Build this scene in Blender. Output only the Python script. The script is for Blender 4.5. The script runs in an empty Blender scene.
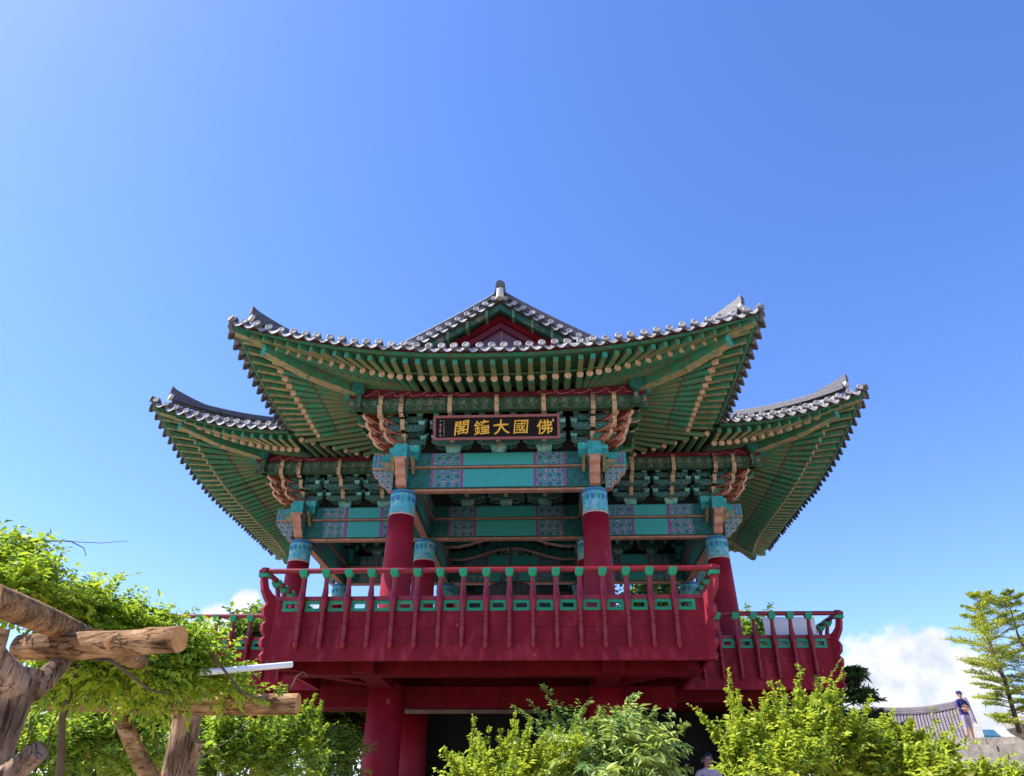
import bpy, math, random
import numpy as np
from mathutils import Vector, Matrix
random.seed(7); RNG = np.random.default_rng(11)
S = bpy.context.scene
COL = S.collection
R = math.radians
PI = math.pi

# ------------------------------------------------------------------ camera
CAM = Vector((0.9176, -13.4264, 0.6)); YAW, PIT, ROL, FOC = 0.0492, 0.531, 0.0066, 723.28
cyw, syw, cp, sp = math.cos(YAW), math.sin(YAW), math.cos(PIT), math.sin(PIT)
FWD = Vector((-syw*cp, cyw*cp, sp)); RT = Vector((cyw, syw, 0)); UP = RT.cross(FWD)
R2 = RT*math.cos(ROL) + UP*math.sin(ROL); U2 = UP*math.cos(ROL) - RT*math.sin(ROL)
cam = bpy.data.cameras.new('camera'); co = bpy.data.objects.new('camera', cam); COL.objects.link(co)
cam.sensor_fit = 'HORIZONTAL'; cam.sensor_width = 36.0; cam.lens = FOC/1024*36
cam.clip_start = 0.05; cam.clip_end = 9000
M = Matrix((R2, U2, -FWD)).transposed().to_4x4(); M.translation = CAM; co.matrix_world = M
S.camera = co

def at(px, py, D):
    """world point on the line of sight through a picture point, D metres away horizontally"""
    d = FWD + R2*((px-512)/FOC) - U2*((py-388)/FOC)
    h = math.hypot(d.x, d.y)
    return CAM + d*(D/h)

# ------------------------------------------------------------------ materials
def new_mat(name):
    m = bpy.data.materials.new(name); m.use_nodes = True
    nt = m.node_tree; b = nt.nodes['Principled BSDF']
    return m, nt, b

def paint(name, c1, c2=None, scale=6.0, rough=0.5, bump=0.0, detail=6.0, spec=0.4, stretch=None, lo=0.35, hi=0.65, c3=None, s3=1.2):
    m, nt, b = new_mat(name)
    c2 = c2 or tuple(x*0.75 for x in c1)
    tc = nt.nodes.new('ShaderNodeTexCoord')
    src = tc.outputs['Object']
    if stretch:
        mp = nt.nodes.new('ShaderNodeMapping'); mp.inputs['Scale'].default_value = stretch
        nt.links.new(src, mp.inputs['Vector']); src = mp.outputs['Vector']
    n = nt.nodes.new('ShaderNodeTexNoise'); n.inputs['Scale'].default_value = scale; n.inputs['Detail'].default_value = detail
    nt.links.new(src, n.inputs['Vector'])
    r = nt.nodes.new('ShaderNodeValToRGB')
    r.color_ramp.elements[0].position = lo; r.color_ramp.elements[1].position = hi
    r.color_ramp.elements[0].color = (*c1, 1); r.color_ramp.elements[1].color = (*c2, 1)
    nt.links.new(n.outputs['Fac'], r.inputs['Fac'])
    out = r.outputs['Color']
    if c3:
        n3 = nt.nodes.new('ShaderNodeTexNoise'); n3.inputs['Scale'].default_value = s3; n3.inputs['Detail'].default_value = 8
        nt.links.new(src, n3.inputs['Vector'])
        r3 = nt.nodes.new('ShaderNodeValToRGB'); r3.color_ramp.elements[0].position = .5; r3.color_ramp.elements[1].position = .68
        nt.links.new(n3.outputs['Fac'], r3.inputs['Fac'])
        mx = nt.nodes.new('ShaderNodeMix'); mx.data_type = 'RGBA'
        nt.links.new(r3.outputs['Color'], mx.inputs[0]); nt.links.new(out, mx.inputs[6]); mx.inputs[7].default_value = (*c3, 1)
        out = mx.outputs[2]
    nt.links.new(out, b.inputs['Base Color'])
    b.inputs['Roughness'].default_value = rough
    b.inputs['Specular IOR Level'].default_value = spec
    if bump:
        bp = nt.nodes.new('ShaderNodeBump'); bp.inputs['Strength'].default_value = bump; bp.inputs['Distance'].default_value = 0.02
        nt.links.new(n.outputs['Fac'], bp.inputs['Height']); nt.links.new(bp.outputs['Normal'], b.inputs['Normal'])
    return m

def rosette(name, cell, stops, base_rough=0.6, offset=(0, 0)):
    """painted ring medallions on a regular lattice (UV in metres), with smaller ones between"""
    m, nt, b = new_mat(name)
    uv = nt.nodes.new('ShaderNodeUVMap')
    mp = nt.nodes.new('ShaderNodeMapping'); mp.inputs['Location'].default_value = (offset[0], offset[1], 0)
    nt.links.new(uv.outputs['UV'], mp.inputs['Vector'])
    v = nt.nodes.new('ShaderNodeTexVoronoi'); v.voronoi_dimensions = '2D'; v.inputs['Scale'].default_value = 1/cell; v.inputs['Randomness'].default_value = 0.12
    nt.links.new(mp.outputs['Vector'], v.inputs['Vector'])
    v2 = nt.nodes.new('ShaderNodeTexVoronoi'); v2.voronoi_dimensions = '2D'; v2.inputs['Scale'].default_value = 3.1/cell; v2.inputs['Randomness'].default_value = 0.3
    nt.links.new(mp.outputs['Vector'], v2.inputs['Vector'])
    ad = nt.nodes.new('ShaderNodeMath'); ad.operation = 'MULTIPLY_ADD'; ad.inputs[1].default_value = 0.32
    nt.links.new(v2.outputs['Distance'], ad.inputs[0]); nt.links.new(v.outputs['Distance'], ad.inputs[2])
    r = nt.nodes.new('ShaderNodeValToRGB'); r.color_ramp.interpolation = 'CONSTANT'
    els = r.color_ramp.elements
    els[0].position = stops[0][0]; els[0].color = (*stops[0][1], 1)
    els[1].position = stops[1][0]; els[1].color = (*stops[1][1], 1)
    for p, c in stops[2:]:
        e = els.new(p); e.color = (*c, 1)
    nt.links.new(ad.outputs[0], r.inputs['Fac'])
    nt.links.new(r.outputs['Color'], b.inputs['Base Color'])
    b.inputs['Roughness'].default_value = base_rough
    return m

TEAL = (0.03, 0.35, 0.335); DTEAL = (0.012, 0.14, 0.15); GRN = (0.014, 0.18, 0.095); DGRN = (0.008, 0.075, 0.045)
OCH = (0.31, 0.20, 0.085); TAN = (0.50, 0.27, 0.17); CRIM = (0.235, 0.005, 0.015); DRED = (0.17, 0.007, 0.014)
MT = {}
MT['crimson'] = paint('crimson paint', CRIM, (0.19, 0.005, 0.017), 3, 0.55, 0.04, spec=.18, c3=(0.27, 0.016, 0.030), s3=.9)
MT['fascia'] = paint('weathered crimson boards', (0.225, 0.005, 0.015), (0.16, 0.004, 0.013), 1.6, 0.6, 0.05, detail=10, spec=.18, stretch=(1.0, 1.0, .35), c3=(0.29, 0.02, 0.035), s3=7)
def add_flakes(m, scale, thr, col):
    nt = m.node_tree; b = nt.nodes['Principled BSDF']; src = b.inputs['Base Color'].links[0].from_socket
    tc = nt.nodes.new('ShaderNodeTexCoord'); mp = nt.nodes.new('ShaderNodeMapping'); mp.inputs['Scale'].default_value = (1, 1, .3); nt.links.new(tc.outputs['Object'], mp.inputs['Vector'])
    n = nt.nodes.new('ShaderNodeTexNoise'); n.inputs['Scale'].default_value = scale; n.inputs['Detail'].default_value = 3; nt.links.new(mp.outputs['Vector'], n.inputs['Vector'])
    r = nt.nodes.new('ShaderNodeValToRGB'); r.color_ramp.elements[0].position = thr; r.color_ramp.elements[1].position = thr+.03; nt.links.new(n.outputs['Fac'], r.inputs['Fac'])
    mx = nt.nodes.new('ShaderNodeMix'); mx.data_type = 'RGBA'; nt.links.new(r.outputs['Color'], mx.inputs[0]); nt.links.new(src, mx.inputs[6]); mx.inputs[7].default_value = (*col, 1); nt.links.new(mx.outputs[2], b.inputs['Base Color'])
add_flakes(MT['fascia'], 17, .735, (.42, .30, .33)); add_flakes(MT['crimson'], 11, .74, (.30, .10, .11))
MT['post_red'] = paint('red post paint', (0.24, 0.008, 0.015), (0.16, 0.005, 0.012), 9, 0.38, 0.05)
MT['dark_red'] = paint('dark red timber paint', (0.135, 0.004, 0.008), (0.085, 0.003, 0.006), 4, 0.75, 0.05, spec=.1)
MT['board_red'] = paint('scroll board red', (0.12, 0.008, 0.022), (0.08, 0.006, 0.015), 5, 0.6)
MT['scroll_pink'] = paint('scroll pink', (0.42, 0.14, 0.17), (0.30, 0.09, 0.12), 9, 0.6)
MT['bright_green'] = paint('bright green paint', (0.01, 0.30, 0.13), (0.008, 0.22, 0.10), 12, 0.4)
MT['teal'] = paint('teal dancheong', TEAL, (0.015, 0.20, 0.20), 14, 0.6, c3=(0.04, 0.33, 0.33), s3=5)
MT['dteal'] = paint('deep teal dancheong', DTEAL, DGRN, 12, 0.6)
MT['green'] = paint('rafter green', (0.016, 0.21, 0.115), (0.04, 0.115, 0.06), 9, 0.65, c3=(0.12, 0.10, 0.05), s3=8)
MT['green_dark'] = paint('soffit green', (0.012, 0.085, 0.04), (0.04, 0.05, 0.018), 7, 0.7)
MT['verge_green'] = paint('verge green', (0.008, 0.085, 0.05), (0.012, 0.05, 0.03), 5, 0.6, c3=(0.16, 0.13, 0.07), s3=3)
MT['ochre'] = paint('rafter ochre', (0.34, 0.25, 0.125), (0.19, 0.165, 0.07), 9, 0.7, c3=(0.045, 0.17, 0.09), s3=8)
MT['olive_light'] = paint('flying rafter olive', (0.12, 0.16, 0.065), (0.19, 0.15, 0.065), 7, 0.65, c3=(0.025, 0.15, 0.085), s3=5)
MT['olive'] = paint('rafter olive', (0.075, 0.175, 0.08), (0.15, 0.135, 0.06), 8, 0.65, c3=(0.02, 0.19, 0.105), s3=5)
MT['band_brown'] = paint('rafter band', (0.10, 0.05, 0.035), (0.07, 0.07, 0.05), 8, 0.7)
MT['tip_green'] = paint('rafter tip green', (0.02, 0.22, 0.14), (0.06, 0.20, 0.10), 9, 0.6, c3=(0.02, 0.27, 0.27), s3=1.6)
MT['tan'] = paint('rafter end tan', (0.52, 0.37, 0.24), (0.33, 0.21, 0.13), 22, 0.7)
MT['pinktan'] = paint('beam underside pink tan', (0.50, 0.25, 0.17), (0.36, 0.16, 0.11), 6, 0.65)
MT['panel_shade'] = paint('shaded panel', (0.005, 0.012, 0.009), (0.012, 0.008, 0.006), 9, 0.9)  # near-black stands for the shade between brackets and indoors
MT['flame_red'] = paint('carved red', (0.27, 0.05, 0.03), (0.16, 0.02, 0.015), 14, 0.6)
MT['cream'] = paint('carved cream', (0.55, 0.34, 0.22), (0.42, 0.22, 0.14), 14, 0.6)
MT['purple'] = paint('violet stripe', (0.16, 0.07, 0.26), (0.25, 0.06, 0.12), 20, 0.6)
MT['blue'] = paint('blue stripe', (0.03, 0.10, 0.34), (0.03, 0.2, 0.36), 20, 0.6)
MT['band_cyan'] = paint('column band cyan', (0.10, 0.42, 0.46), (0.05, 0.30, 0.36), 11, 0.6, c3=(0.28, 0.46, 0.46), s3=6)
MT['flower'] = rosette('flower panel', 0.185, [(0.0, (0.6, 0.42, 0.12)), (0.09, (0.42, 0.06, 0.05)), (0.17, (0.5, 0.4, 0.36)), (0.23, (0.03, 0.09, 0.33)),
    (0.34, (0.02, 0.25, 0.25)), (0.44, (0.40, 0.13, 0.10)), (0.50, (0.025, 0.26, 0.22)), (0.62, (0.06, 0.08, 0.25)), (0.72, (0.02, 0.12, 0.09))])
MT['net'] = rosette('teal net panel', 0.085, [(0.0, (0.025, 0.20, 0.20)), (0.30, (0.03, 0.37, 0.35)), (0.62, (0.02, 0.25, 0.25))])
MT['gpat'] = rosette('green bracket board panel', 0.225, [(0.0, (0.48, 0.30, 0.22)), (0.12, (0.02, 0.13, 0.10)), (0.20, (0.26, 0.11, 0.13)), (0.28, (0.02, 0.14, 0.09)), (0.42, (0.012, 0.055, 0.032)), (0.55, (0.14, 0.16, 0.08)), (0.60, (0.008, 0.04, 0.028)), (0.76, (0.02, 0.10, 0.065))])
MT['gpat_old'] = rosette('plain board', 0.42, [(0.0, (0.35, 0.20, 0.14)), (0.14, (0.02, 0.13, 0.10)), (0.24, (0.22, 0.12, 0.13)), (0.30, (0.015, 0.12, 0.07)), (0.62, (0.05, 0.10, 0.06)), (0.74, (0.012, 0.09, 0.05))])
MT['tealdots'] = rosette('teal block with rosettes', 0.155, [(0.0, (0.06, 0.36, 0.36)), (0.12, (0.55, 0.50, 0.40)), (0.22, (0.04, 0.44, 0.43)), (0.9, (0.02, 0.28, 0.28))])
MT['bpat'] = rosette('bracket arm pattern', 0.10, [(0.0, (0.55, 0.42, 0.32)), (0.15, (0.012, 0.11, 0.09)), (0.34, (0.010, 0.055, 0.05)), (0.60, (0.10, 0.30, 0.27)), (0.68, (0.010, 0.06, 0.045))])
MT['edge_teal'] = paint('bracket edge', (0.06, 0.26, 0.24), (0.012, 0.07, 0.06), 8, 0.6, c3=(0.42, 0.32, 0.23), s3=8)
MT['soro'] = paint('bracket block', (0.05, 0.36, 0.35), (0.26, 0.48, 0.44), 9, 0.6, c3=(0.010, 0.07, 0.06), s3=5)
MT['wave'] = rosette('wing carving', 0.12, [(0.0, (0.40, 0.08, 0.07)), (0.22, (0.03, 0.25, 0.27)), (0.42, (0.40, 0.28, 0.24)), (0.55, (0.02, 0.18, 0.2)), (0.72, (0.22, 0.03, 0.04))])
MT['tile'] = paint('grey roof tile', (0.12, 0.115, 0.12), (0.24, 0.225, 0.215), 7, 0.7, 0.4, c3=(0.16, 0.13, 0.105), s3=3)
MT['tile_end'] = paint('tile end grey', (0.40, 0.385, 0.37), (0.17, 0.165, 0.165), 9, 0.7, 0.4, c3=(0.23, 0.185, 0.15), s3=4)
MT['tile_dark'] = paint('ridge tile and eave shade dark', (0.045, 0.045, 0.055), (0.10, 0.10, 0.115), 12, 0.55, 0.25, stretch=(1, 1, 5))  # dark ridge tiles; also the painted shade on eave tile backs
MT['mortar'] = paint('lime mortar', (0.58, 0.55, 0.50), (0.40, 0.37, 0.33), 14, 0.8, 0.2)
MT['plank_grey'] = paint('gable plank', (0.13, 0.08, 0.12), (0.08, 0.05, 0.09), 8, 0.8, 0.1, stretch=(6, 6, .6))
MT['black'] = paint('sign black lacquer', (0.006, 0.004, 0.005), (0.010, 0.006, 0.006), 6, 0.6, spec=.15)
MT['gold'] = paint('gold lettering', (0.78, 0.46, 0.04), (0.66, 0.36, 0.03), 20, 0.45)
MT['sign_frame'] = rosette('sign frame', 0.075, [(0.0, (0.38, 0.32, 0.33)), (0.20, (0.22, 0.045, 0.03)), (0.55, (0.20, 0.10, 0.15)), (0.64, (0.24, 0.05, 0.03))])
MT['white_ink'] = paint('white ink', (0.5, 0.46, 0.42), (0.4, 0.3, 0.26), 30, 0.6)
MT['bronze'] = paint('dark bronze', (0.035, 0.037, 0.036), (0.07, 0.075, 0.07), 8, 0.5, 0.15)
MT['white'] = paint('white panel', (0.74, 0.74, 0.78), (0.68, 0.68, 0.72), 3, 0.5)
MT['pipe'] = paint('white pipe', (0.75, 0.76, 0.78), (0.66, 0.67, 0.69), 5, 0.35)
MT['floor'] = paint('deck floor', (0.30, 0.24, 0.20), (0.2, 0.16, 0.14), 5, 0.7)
MT['pale'] = paint('pale plaster strip', (0.27, 0.21, 0.18), (0.2, 0.15, 0.13), 5, 0.8)
def bark_mat(name, stretch, dark, mid, pale):
    m, nt, b = new_mat(name); tc = nt.nodes.new('ShaderNodeTexCoord'); mp = nt.nodes.new('ShaderNodeMapping'); mp.inputs['Scale'].default_value = stretch
    nt.links.new(tc.outputs['Object'], mp.inputs['Vector'])
    n = nt.nodes.new('ShaderNodeTexNoise'); n.inputs['Scale'].default_value = 3.2; n.inputs['Detail'].default_value = 12; n.inputs['Roughness'].default_value = .78; n.inputs['Distortion'].default_value = .6
    nt.links.new(mp.outputs['Vector'], n.inputs['Vector'])
    r = nt.nodes.new('ShaderNodeValToRGB'); e = r.color_ramp.elements; e[0].position = .34; e[0].color = (*dark, 1); e[1].position = .50; e[1].color = (*mid, 1); q = e.new(.66); q.color = (*pale, 1)
    nt.links.new(n.outputs['Fac'], r.inputs['Fac'])
    n2 = nt.nodes.new('ShaderNodeTexNoise'); n2.inputs['Scale'].default_value = 5; n2.inputs['Detail'].default_value = 5; nt.links.new(tc.outputs['Object'], n2.inputs['Vector'])
    r2 = nt.nodes.new('ShaderNodeValToRGB'); r2.color_ramp.elements[0].position = .35; r2.color_ramp.elements[0].color = (.45, .40, .36, 1); r2.color_ramp.elements[1].position = .62; r2.color_ramp.elements[1].color = (1.15, 1.05, 1, 1)
    nt.links.new(n2.outputs['Fac'], r2.inputs['Fac'])
    mx = nt.nodes.new('ShaderNodeMix'); mx.data_type = 'RGBA'; mx.blend_type = 'MULTIPLY'; mx.inputs[0].default_value = 1
    nt.links.new(r.outputs['Color'], mx.inputs[6]); nt.links.new(r2.outputs['Color'], mx.inputs[7])
    # drying cracks that run along the grain
    mp3 = nt.nodes.new('ShaderNodeMapping'); mp3.inputs['Scale'].default_value = tuple(x*.45 if x < 2 else x*1.5 for x in stretch); nt.links.new(tc.outputs['Object'], mp3.inputs['Vector'])
    n3 = nt.nodes.new('ShaderNodeTexNoise'); n3.inputs['Scale'].default_value = 2.2; n3.inputs['Detail'].default_value = 3; nt.links.new(mp3.outputs['Vector'], n3.inputs['Vector'])
    r3 = nt.nodes.new('ShaderNodeValToRGB'); q3 = r3.color_ramp.elements; q3[0].position = .475; q3[0].color = (1, 1, 1, 1); q3[1].position = .525; q3[1].color = (1, 1, 1, 1)
    q = q3.new(.492); q.color = (.30, .24, .20, 1); q = q3.new(.508); q.color = (.30, .24, .20, 1)
    nt.links.new(n3.outputs['Fac'], r3.inputs['Fac'])
    mx3 = nt.nodes.new('ShaderNodeMix'); mx3.data_type = 'RGBA'; mx3.blend_type = 'MULTIPLY'; mx3.inputs[0].default_value = 1
    nt.links.new(mx.outputs[2], mx3.inputs[6]); nt.links.new(r3.outputs['Color'], mx3.inputs[7]); nt.links.new(mx3.outputs[2], b.inputs['Base Color'])
    bp = nt.nodes.new('ShaderNodeBump'); bp.inputs['Strength'].default_value = 1; bp.inputs['Distance'].default_value = .035
    nt.links.new(n.outputs['Fac'], bp.inputs['Height']); nt.links.new(bp.outputs['Normal'], b.inputs['Normal'])
    b.inputs['Roughness'].default_value = .9; b.inputs['Specular IOR Level'].default_value = .2
    return m
MT['bark'] = bark_mat('log bark', (1.6, 5, 5), (0.13, 0.062, 0.025), (0.43, 0.26, 0.12), (0.62, 0.47, 0.30))
MT['trunk_grey'] = bark_mat('peeled trunk', (6, 6, 1.3), (0.16, 0.10, 0.065), (0.42, 0.30, 0.21), (0.60, 0.47, 0.36))
MT['sawn'] = paint('sawn log end', (0.55, 0.28, 0.09), (0.42, 0.19, 0.055), 14, 0.8, 0.3)
MT['stem'] = paint('stem', (0.12, 0.075, 0.045), (0.07, 0.05, 0.03), 14, 0.85, 0.4)
MT['stone'] = paint('granite', (0.34, 0.30, 0.26), (0.22, 0.19, 0.165), 7, 0.85, 0.5, c3=(0.42, 0.38, 0.33), s3=2)
MT['soil'] = paint('sandy ground', (0.46, 0.39, 0.29), (0.36, 0.30, 0.22), .8, 0.95, 0.3, c3=(0.30, 0.27, 0.18), s3=.3)
MT['skin'] = paint('skin', (0.50, 0.27, 0.19), (0.45, 0.24, 0.17), 20, 0.55)
MT['hair'] = paint('hair', (0.02, 0.016, 0.014), None, 30, 0.5)
MT['navy'] = paint('navy cloth', (0.035, 0.025, 0.16), (0.025, 0.02, 0.11), 14, 0.85)
MT['lilac'] = paint('lilac grey cloth', (0.33, 0.28, 0.38), (0.26, 0.22, 0.30), 12, 0.85)
MT['pinkwhite'] = paint('pale pink white cloth', (0.62, 0.50, 0.54), (0.5, 0.38, 0.44), 16, 0.85)
MT['denim'] = paint('blue cloth', (0.06, 0.12, 0.30), (0.04, 0.08, 0.22), 16, 0.85)
MT['shoe'] = paint('shoe', (0.05, 0.05, 0.05), None, 12, 0.6)
MT['eye'] = paint('eye', (0.02, 0.015, 0.012), None, 12, 0.3)
MT['car_teal'] = paint('teal car paint', (0.015, 0.10, 0.12), None, 2, 0.25)
MT['car_white'] = paint('white car paint', (0.65, 0.63, 0.68), None, 2, 0.3)
MT['glass'] = paint('car glass', (0.06, 0.16, 0.22), None, 2, 0.08, spec=0.8)
MT['rubber'] = paint('rubber', (0.02, 0.02, 0.02), None, 8, 0.8)
MT['plaster'] = paint('old plaster', (0.52, 0.47, 0.42), (0.42, 0.37, 0.33), 4, 0.85)

def leaf_mat(name, c1, c2, c3=None, trans=0.5, rough=0.45, scale=2.5):
    m, nt, b = new_mat(name)
    tc = nt.nodes.new('ShaderNodeTexCoord')
    n = nt.nodes.new('ShaderNodeTexNoise'); n.inputs['Scale'].default_value = scale; n.inputs['Detail'].default_value = 8; n.inputs['Roughness'].default_value = .75
    nt.links.new(tc.outputs['Object'], n.inputs['Vector'])
    r = nt.nodes.new('ShaderNodeValToRGB')
    r.color_ramp.elements[0].position = .36; r.color_ramp.elements[1].position = .64
    r.color_ramp.elements[0].color = (*c1, 1); r.color_ramp.elements[1].color = (*c2, 1)
    if c3:
        e = r.color_ramp.elements.new(.72); e.color = (*c3, 1)
    nt.links.new(n.outputs['Fac'], r.inputs['Fac'])
    nt.links.new(r.outputs['Color'], b.inputs['Base Color'])
    b.inputs['Roughness'].default_value = rough; b.inputs['Specular IOR Level'].default_value = 0.4
    t = nt.nodes.new('ShaderNodeBsdfTranslucent'); nt.links.new(r.outputs['Color'], t.inputs['Color'])
    mx = nt.nodes.new('ShaderNodeMixShader'); mx.inputs['Fac'].default_value = trans
    out = nt.nodes['Material Output']
    nt.links.new(b.outputs['BSDF'], mx.inputs[1]); nt.links.new(t.outputs['BSDF'], mx.inputs[2]); nt.links.new(mx.outputs['Shader'], out.inputs['Surface'])
    return m
LF = {
 'vine': [leaf_mat('vine leaf young', (0.487, 0.552, 0.032), (0.325, 0.455, 0.032), (0.617, 0.585, 0.048)), leaf_mat('vine leaf', (0.212, 0.357, 0.029), (0.325, 0.439, 0.032)), leaf_mat('vine leaf old', (0.081, 0.195, 0.029), (0.147, 0.276, 0.032))],
 'shrub': [leaf_mat('shrub leaf young', (0.419, 0.499, 0.040), (0.274, 0.402, 0.032), (0.547, 0.531, 0.081)), leaf_mat('shrub leaf', (0.193, 0.322, 0.032), (0.290, 0.402, 0.040)), leaf_mat('shrub leaf old', (0.081, 0.177, 0.032), (0.129, 0.241, 0.032))],
 'yellow': [leaf_mat('yellow green leaf', (0.552, 0.585, 0.049), (0.390, 0.488, 0.041), (0.660, 0.488, 0.098)), leaf_mat('light green leaf', (0.325, 0.439, 0.041), (0.455, 0.504, 0.049)), leaf_mat('mid green leaf', (0.130, 0.227, 0.033), (0.211, 0.309, 0.033))],
 'silver': [leaf_mat('silver green leaf', (0.460, 0.540, 0.196), (0.345, 0.460, 0.115), (0.575, 0.621, 0.345), .35, .32), leaf_mat('pale green leaf', (0.310, 0.414, 0.069), (0.391, 0.471, 0.092), None, .4, .36), leaf_mat('dark pinnate leaf', (0.103, 0.196, 0.046), (0.149, 0.253, 0.057), None, .3)],
 'dark': [leaf_mat('dark pine', (0.055, 0.125, 0.03), (0.08, 0.16, 0.035), None, .2), leaf_mat('darker pine', (0.03, 0.075, 0.02), (0.045, 0.10, 0.03), None, .2), leaf_mat('pine tip', (0.14, 0.22, 0.04), (0.09, 0.16, 0.03), None, .25)],
 'larch': [leaf_mat('larch yellow green', (0.575, 0.575, 0.050), (0.450, 0.500, 0.050), (0.650, 0.525, 0.062), .4), leaf_mat('larch green', (0.300, 0.400, 0.050), (0.400, 0.463, 0.050), None, .4), leaf_mat('larch dark', (0.125, 0.200, 0.050), (0.175, 0.237, 0.050), None, .3)],
 'far': [leaf_mat('far tree light', (0.255, 0.345, 0.038), (0.180, 0.270, 0.030), (0.360, 0.405, 0.045)), leaf_mat('far tree mid', (0.120, 0.210, 0.030), (0.180, 0.270, 0.030)), leaf_mat('far tree dark', (0.053, 0.120, 0.030), (0.075, 0.150, 0.030))],
}

# ------------------------------------------------------------------ mesh builder
class MB:
    def __init__(s): s.v = []; s.f = []; s.m = []; s.sm = []
    def add(s, verts, faces, mat=0, smooth=False):
        o = len(s.v); s.v.extend([tuple(p) for p in verts])
        for i, f in enumerate(faces):
            s.f.append(tuple(o+k for k in f)); s.m.append(mat[i] if isinstance(mat, (list, tuple)) else mat); s.sm.append(smooth)
    def quad(s, a, b, c, d, mat=0): s.add([a, b, c, d], [(0, 1, 2, 3)], mat)
    def hexa(s, p, mat=0):
        """8 corner points: bottom ring 0-3, top ring 4-7; mat may list bottom, top and four sides"""
        s.add(p, [(3, 2, 1, 0), (4, 5, 6, 7), (0, 1, 5, 4), (1, 2, 6, 5), (2, 3, 7, 6), (3, 0, 4, 7)], mat)
    def box(s, lo, hi, mat=0):
        x0, y0, z0 = lo; x1, y1, z1 = hi
        s.hexa([(x0, y0, z0), (x1, y0, z0), (x1, y1, z0), (x0, y1, z0), (x0, y0, z1), (x1, y0, z1), (x1, y1, z1), (x0, y1, z1)], mat)
    def bar(s, a, b, w, h, mat=0, up=(0, 0, 1), w2=None, h2=None):
        """square timber from a to b; mat may be [bottom, top, side, end, side, start]"""
        a, b = Vector(a), Vector(b); d = (b-a).normalized(); x = d.cross(Vector(up)).normalized(); z = x.cross(d)
        w2 = w2 or w; h2 = h2 or h
        def ring(p, w, h): return [p-x*w/2-z*h/2, p+x*w/2-z*h/2, p+x*w/2+z*h/2, p-x*w/2+z*h/2]
        A, B = ring(a, w, h), ring(b, w2, h2)
        s.hexa([A[0], A[1], B[1], B[0], A[3], A[2], B[2], B[3]], mat if not isinstance(mat, (list, tuple)) else [mat[0], mat[1], mat[5], mat[2], mat[3], mat[4]])
    def tube(s, pts, rad, seg=8, mat=0, cap=None, smooth=True, squash=1.0):
        pts = [Vector(p) for p in pts]; n = len(pts)
        if not isinstance(rad, (list, tuple)): rad = [rad]*n
        d0 = (pts[1]-pts[0]).normalized()
        x = d0.cross(Vector((0, 0, 1)))
        if x.length < 1e-3: x = Vector((1, 0, 0))
        x.normalize(); vs = []
        for i in range(n):
            d = (pts[min(i+1, n-1)]-pts[max(i-1, 0)]).normalized()
            x = (x-d*x.dot(d)).normalized(); y = d.cross(x)
            for k in range(seg):
                t = 2*PI*k/seg
                vs.append(pts[i]+x*(math.cos(t)*rad[i]*squash)+y*(math.sin(t)*rad[i]))
        fs = []
        for i in range(n-1):
            for k in range(seg):
                fs.append((i*seg+k, i*seg+(k+1) % seg, (i+1)*seg+(k+1) % seg, (i+1)*seg+k))
        s.add(vs, fs, mat, smooth)
        cm = mat if cap is None else cap
        s.add(vs[:seg], [tuple(range(seg))[::-1]], cm); s.add(vs[-seg:], [tuple(range(seg))], cm)
    def lathe(s, c, prof, seg=24, mat=0, smooth=True):
        """prof: (radius, z) upward round centre c"""
        vs = []; fs = []
        for r, z in prof:
            for k in range(seg):
                t = 2*PI*k/seg; vs.append((c[0]+r*math.cos(t), c[1]+r*math.sin(t), c[2]+z))
        for i in range(len(prof)-1):
            for k in range(seg): fs.append((i*seg+k, i*seg+(k+1) % seg, (i+1)*seg+(k+1) % seg, (i+1)*seg+k))
        fs.append(tuple(range(seg))[::-1]); fs.append(tuple((len(prof)-1)*seg+k for k in range(seg)))
        s.add(vs, fs, mat, smooth)
    def plate(s, poly, o, ax, ay, th, mat=0, side=None):
        """flat outline poly (a, b) in the plane o + a*ax + b*ay, given thickness th along the normal"""
        o, ax, ay = Vector(o), Vector(ax), Vector(ay); nz = ax.cross(ay).normalized(); n = len(poly)
        A = [o+ax*a+ay*b+nz*(th/2) for a, b in poly]; B = [o+ax*a+ay*b-nz*(th/2) for a, b in poly]
        s.add(A+B, [tuple(range(n)), tuple(range(2*n-1, n-1, -1))], mat)
        s.add(A+B, [(i, n+i, n+(i+1) % n, (i+1) % n) for i in range(n)], mat if side is None else side)
    def build(s, name, mats, parent=None, loc=None):
        """one mesh object; vertices are world points unless loc is given"""
        me = bpy.data.meshes.new(name)
        org = root_of(parent) if parent else Vector((0, 0, 0))
        if loc is not None: org = Vector((0, 0, 0))
        me.from_pydata([(p[0]-org.x, p[1]-org.y, p[2]-org.z) for p in s.v], [], s.f)
        for k in (mats if isinstance(mats, (list, tuple)) else [mats]): me.materials.append(MT[k] if isinstance(k, str) else k)
        me.polygons.foreach_set('material_index', s.m); me.polygons.foreach_set('use_smooth', s.sm)
        nl = len(me.loops); li = np.empty(nl, np.int32); me.loops.foreach_get('vertex_index', li)
        V = np.array(s.v, float); nm = np.empty(len(s.f)*3); me.polygons.foreach_get('normal', nm); nm = np.abs(nm.reshape(-1, 3))
        lt = np.empty(len(s.f), np.int32); me.polygons.foreach_get('loop_total', lt)
        ax = np.repeat(np.argmax(nm, 1), lt); P = V[li]
        uv = np.where((ax == 0)[:, None], P[:, [1, 2]], np.where((ax == 1)[:, None], P[:, [0, 2]], P[:, [0, 1]]))
        l = me.uv_layers.new(name='UVMap'); l.data.foreach_set('uv', uv.astype(np.float32).ravel())
        me.update()
        o = bpy.data.objects.new(name, me); COL.objects.link(o)
        if parent: o.parent = parent
        if loc is not None: o.location = loc
        return o
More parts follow.
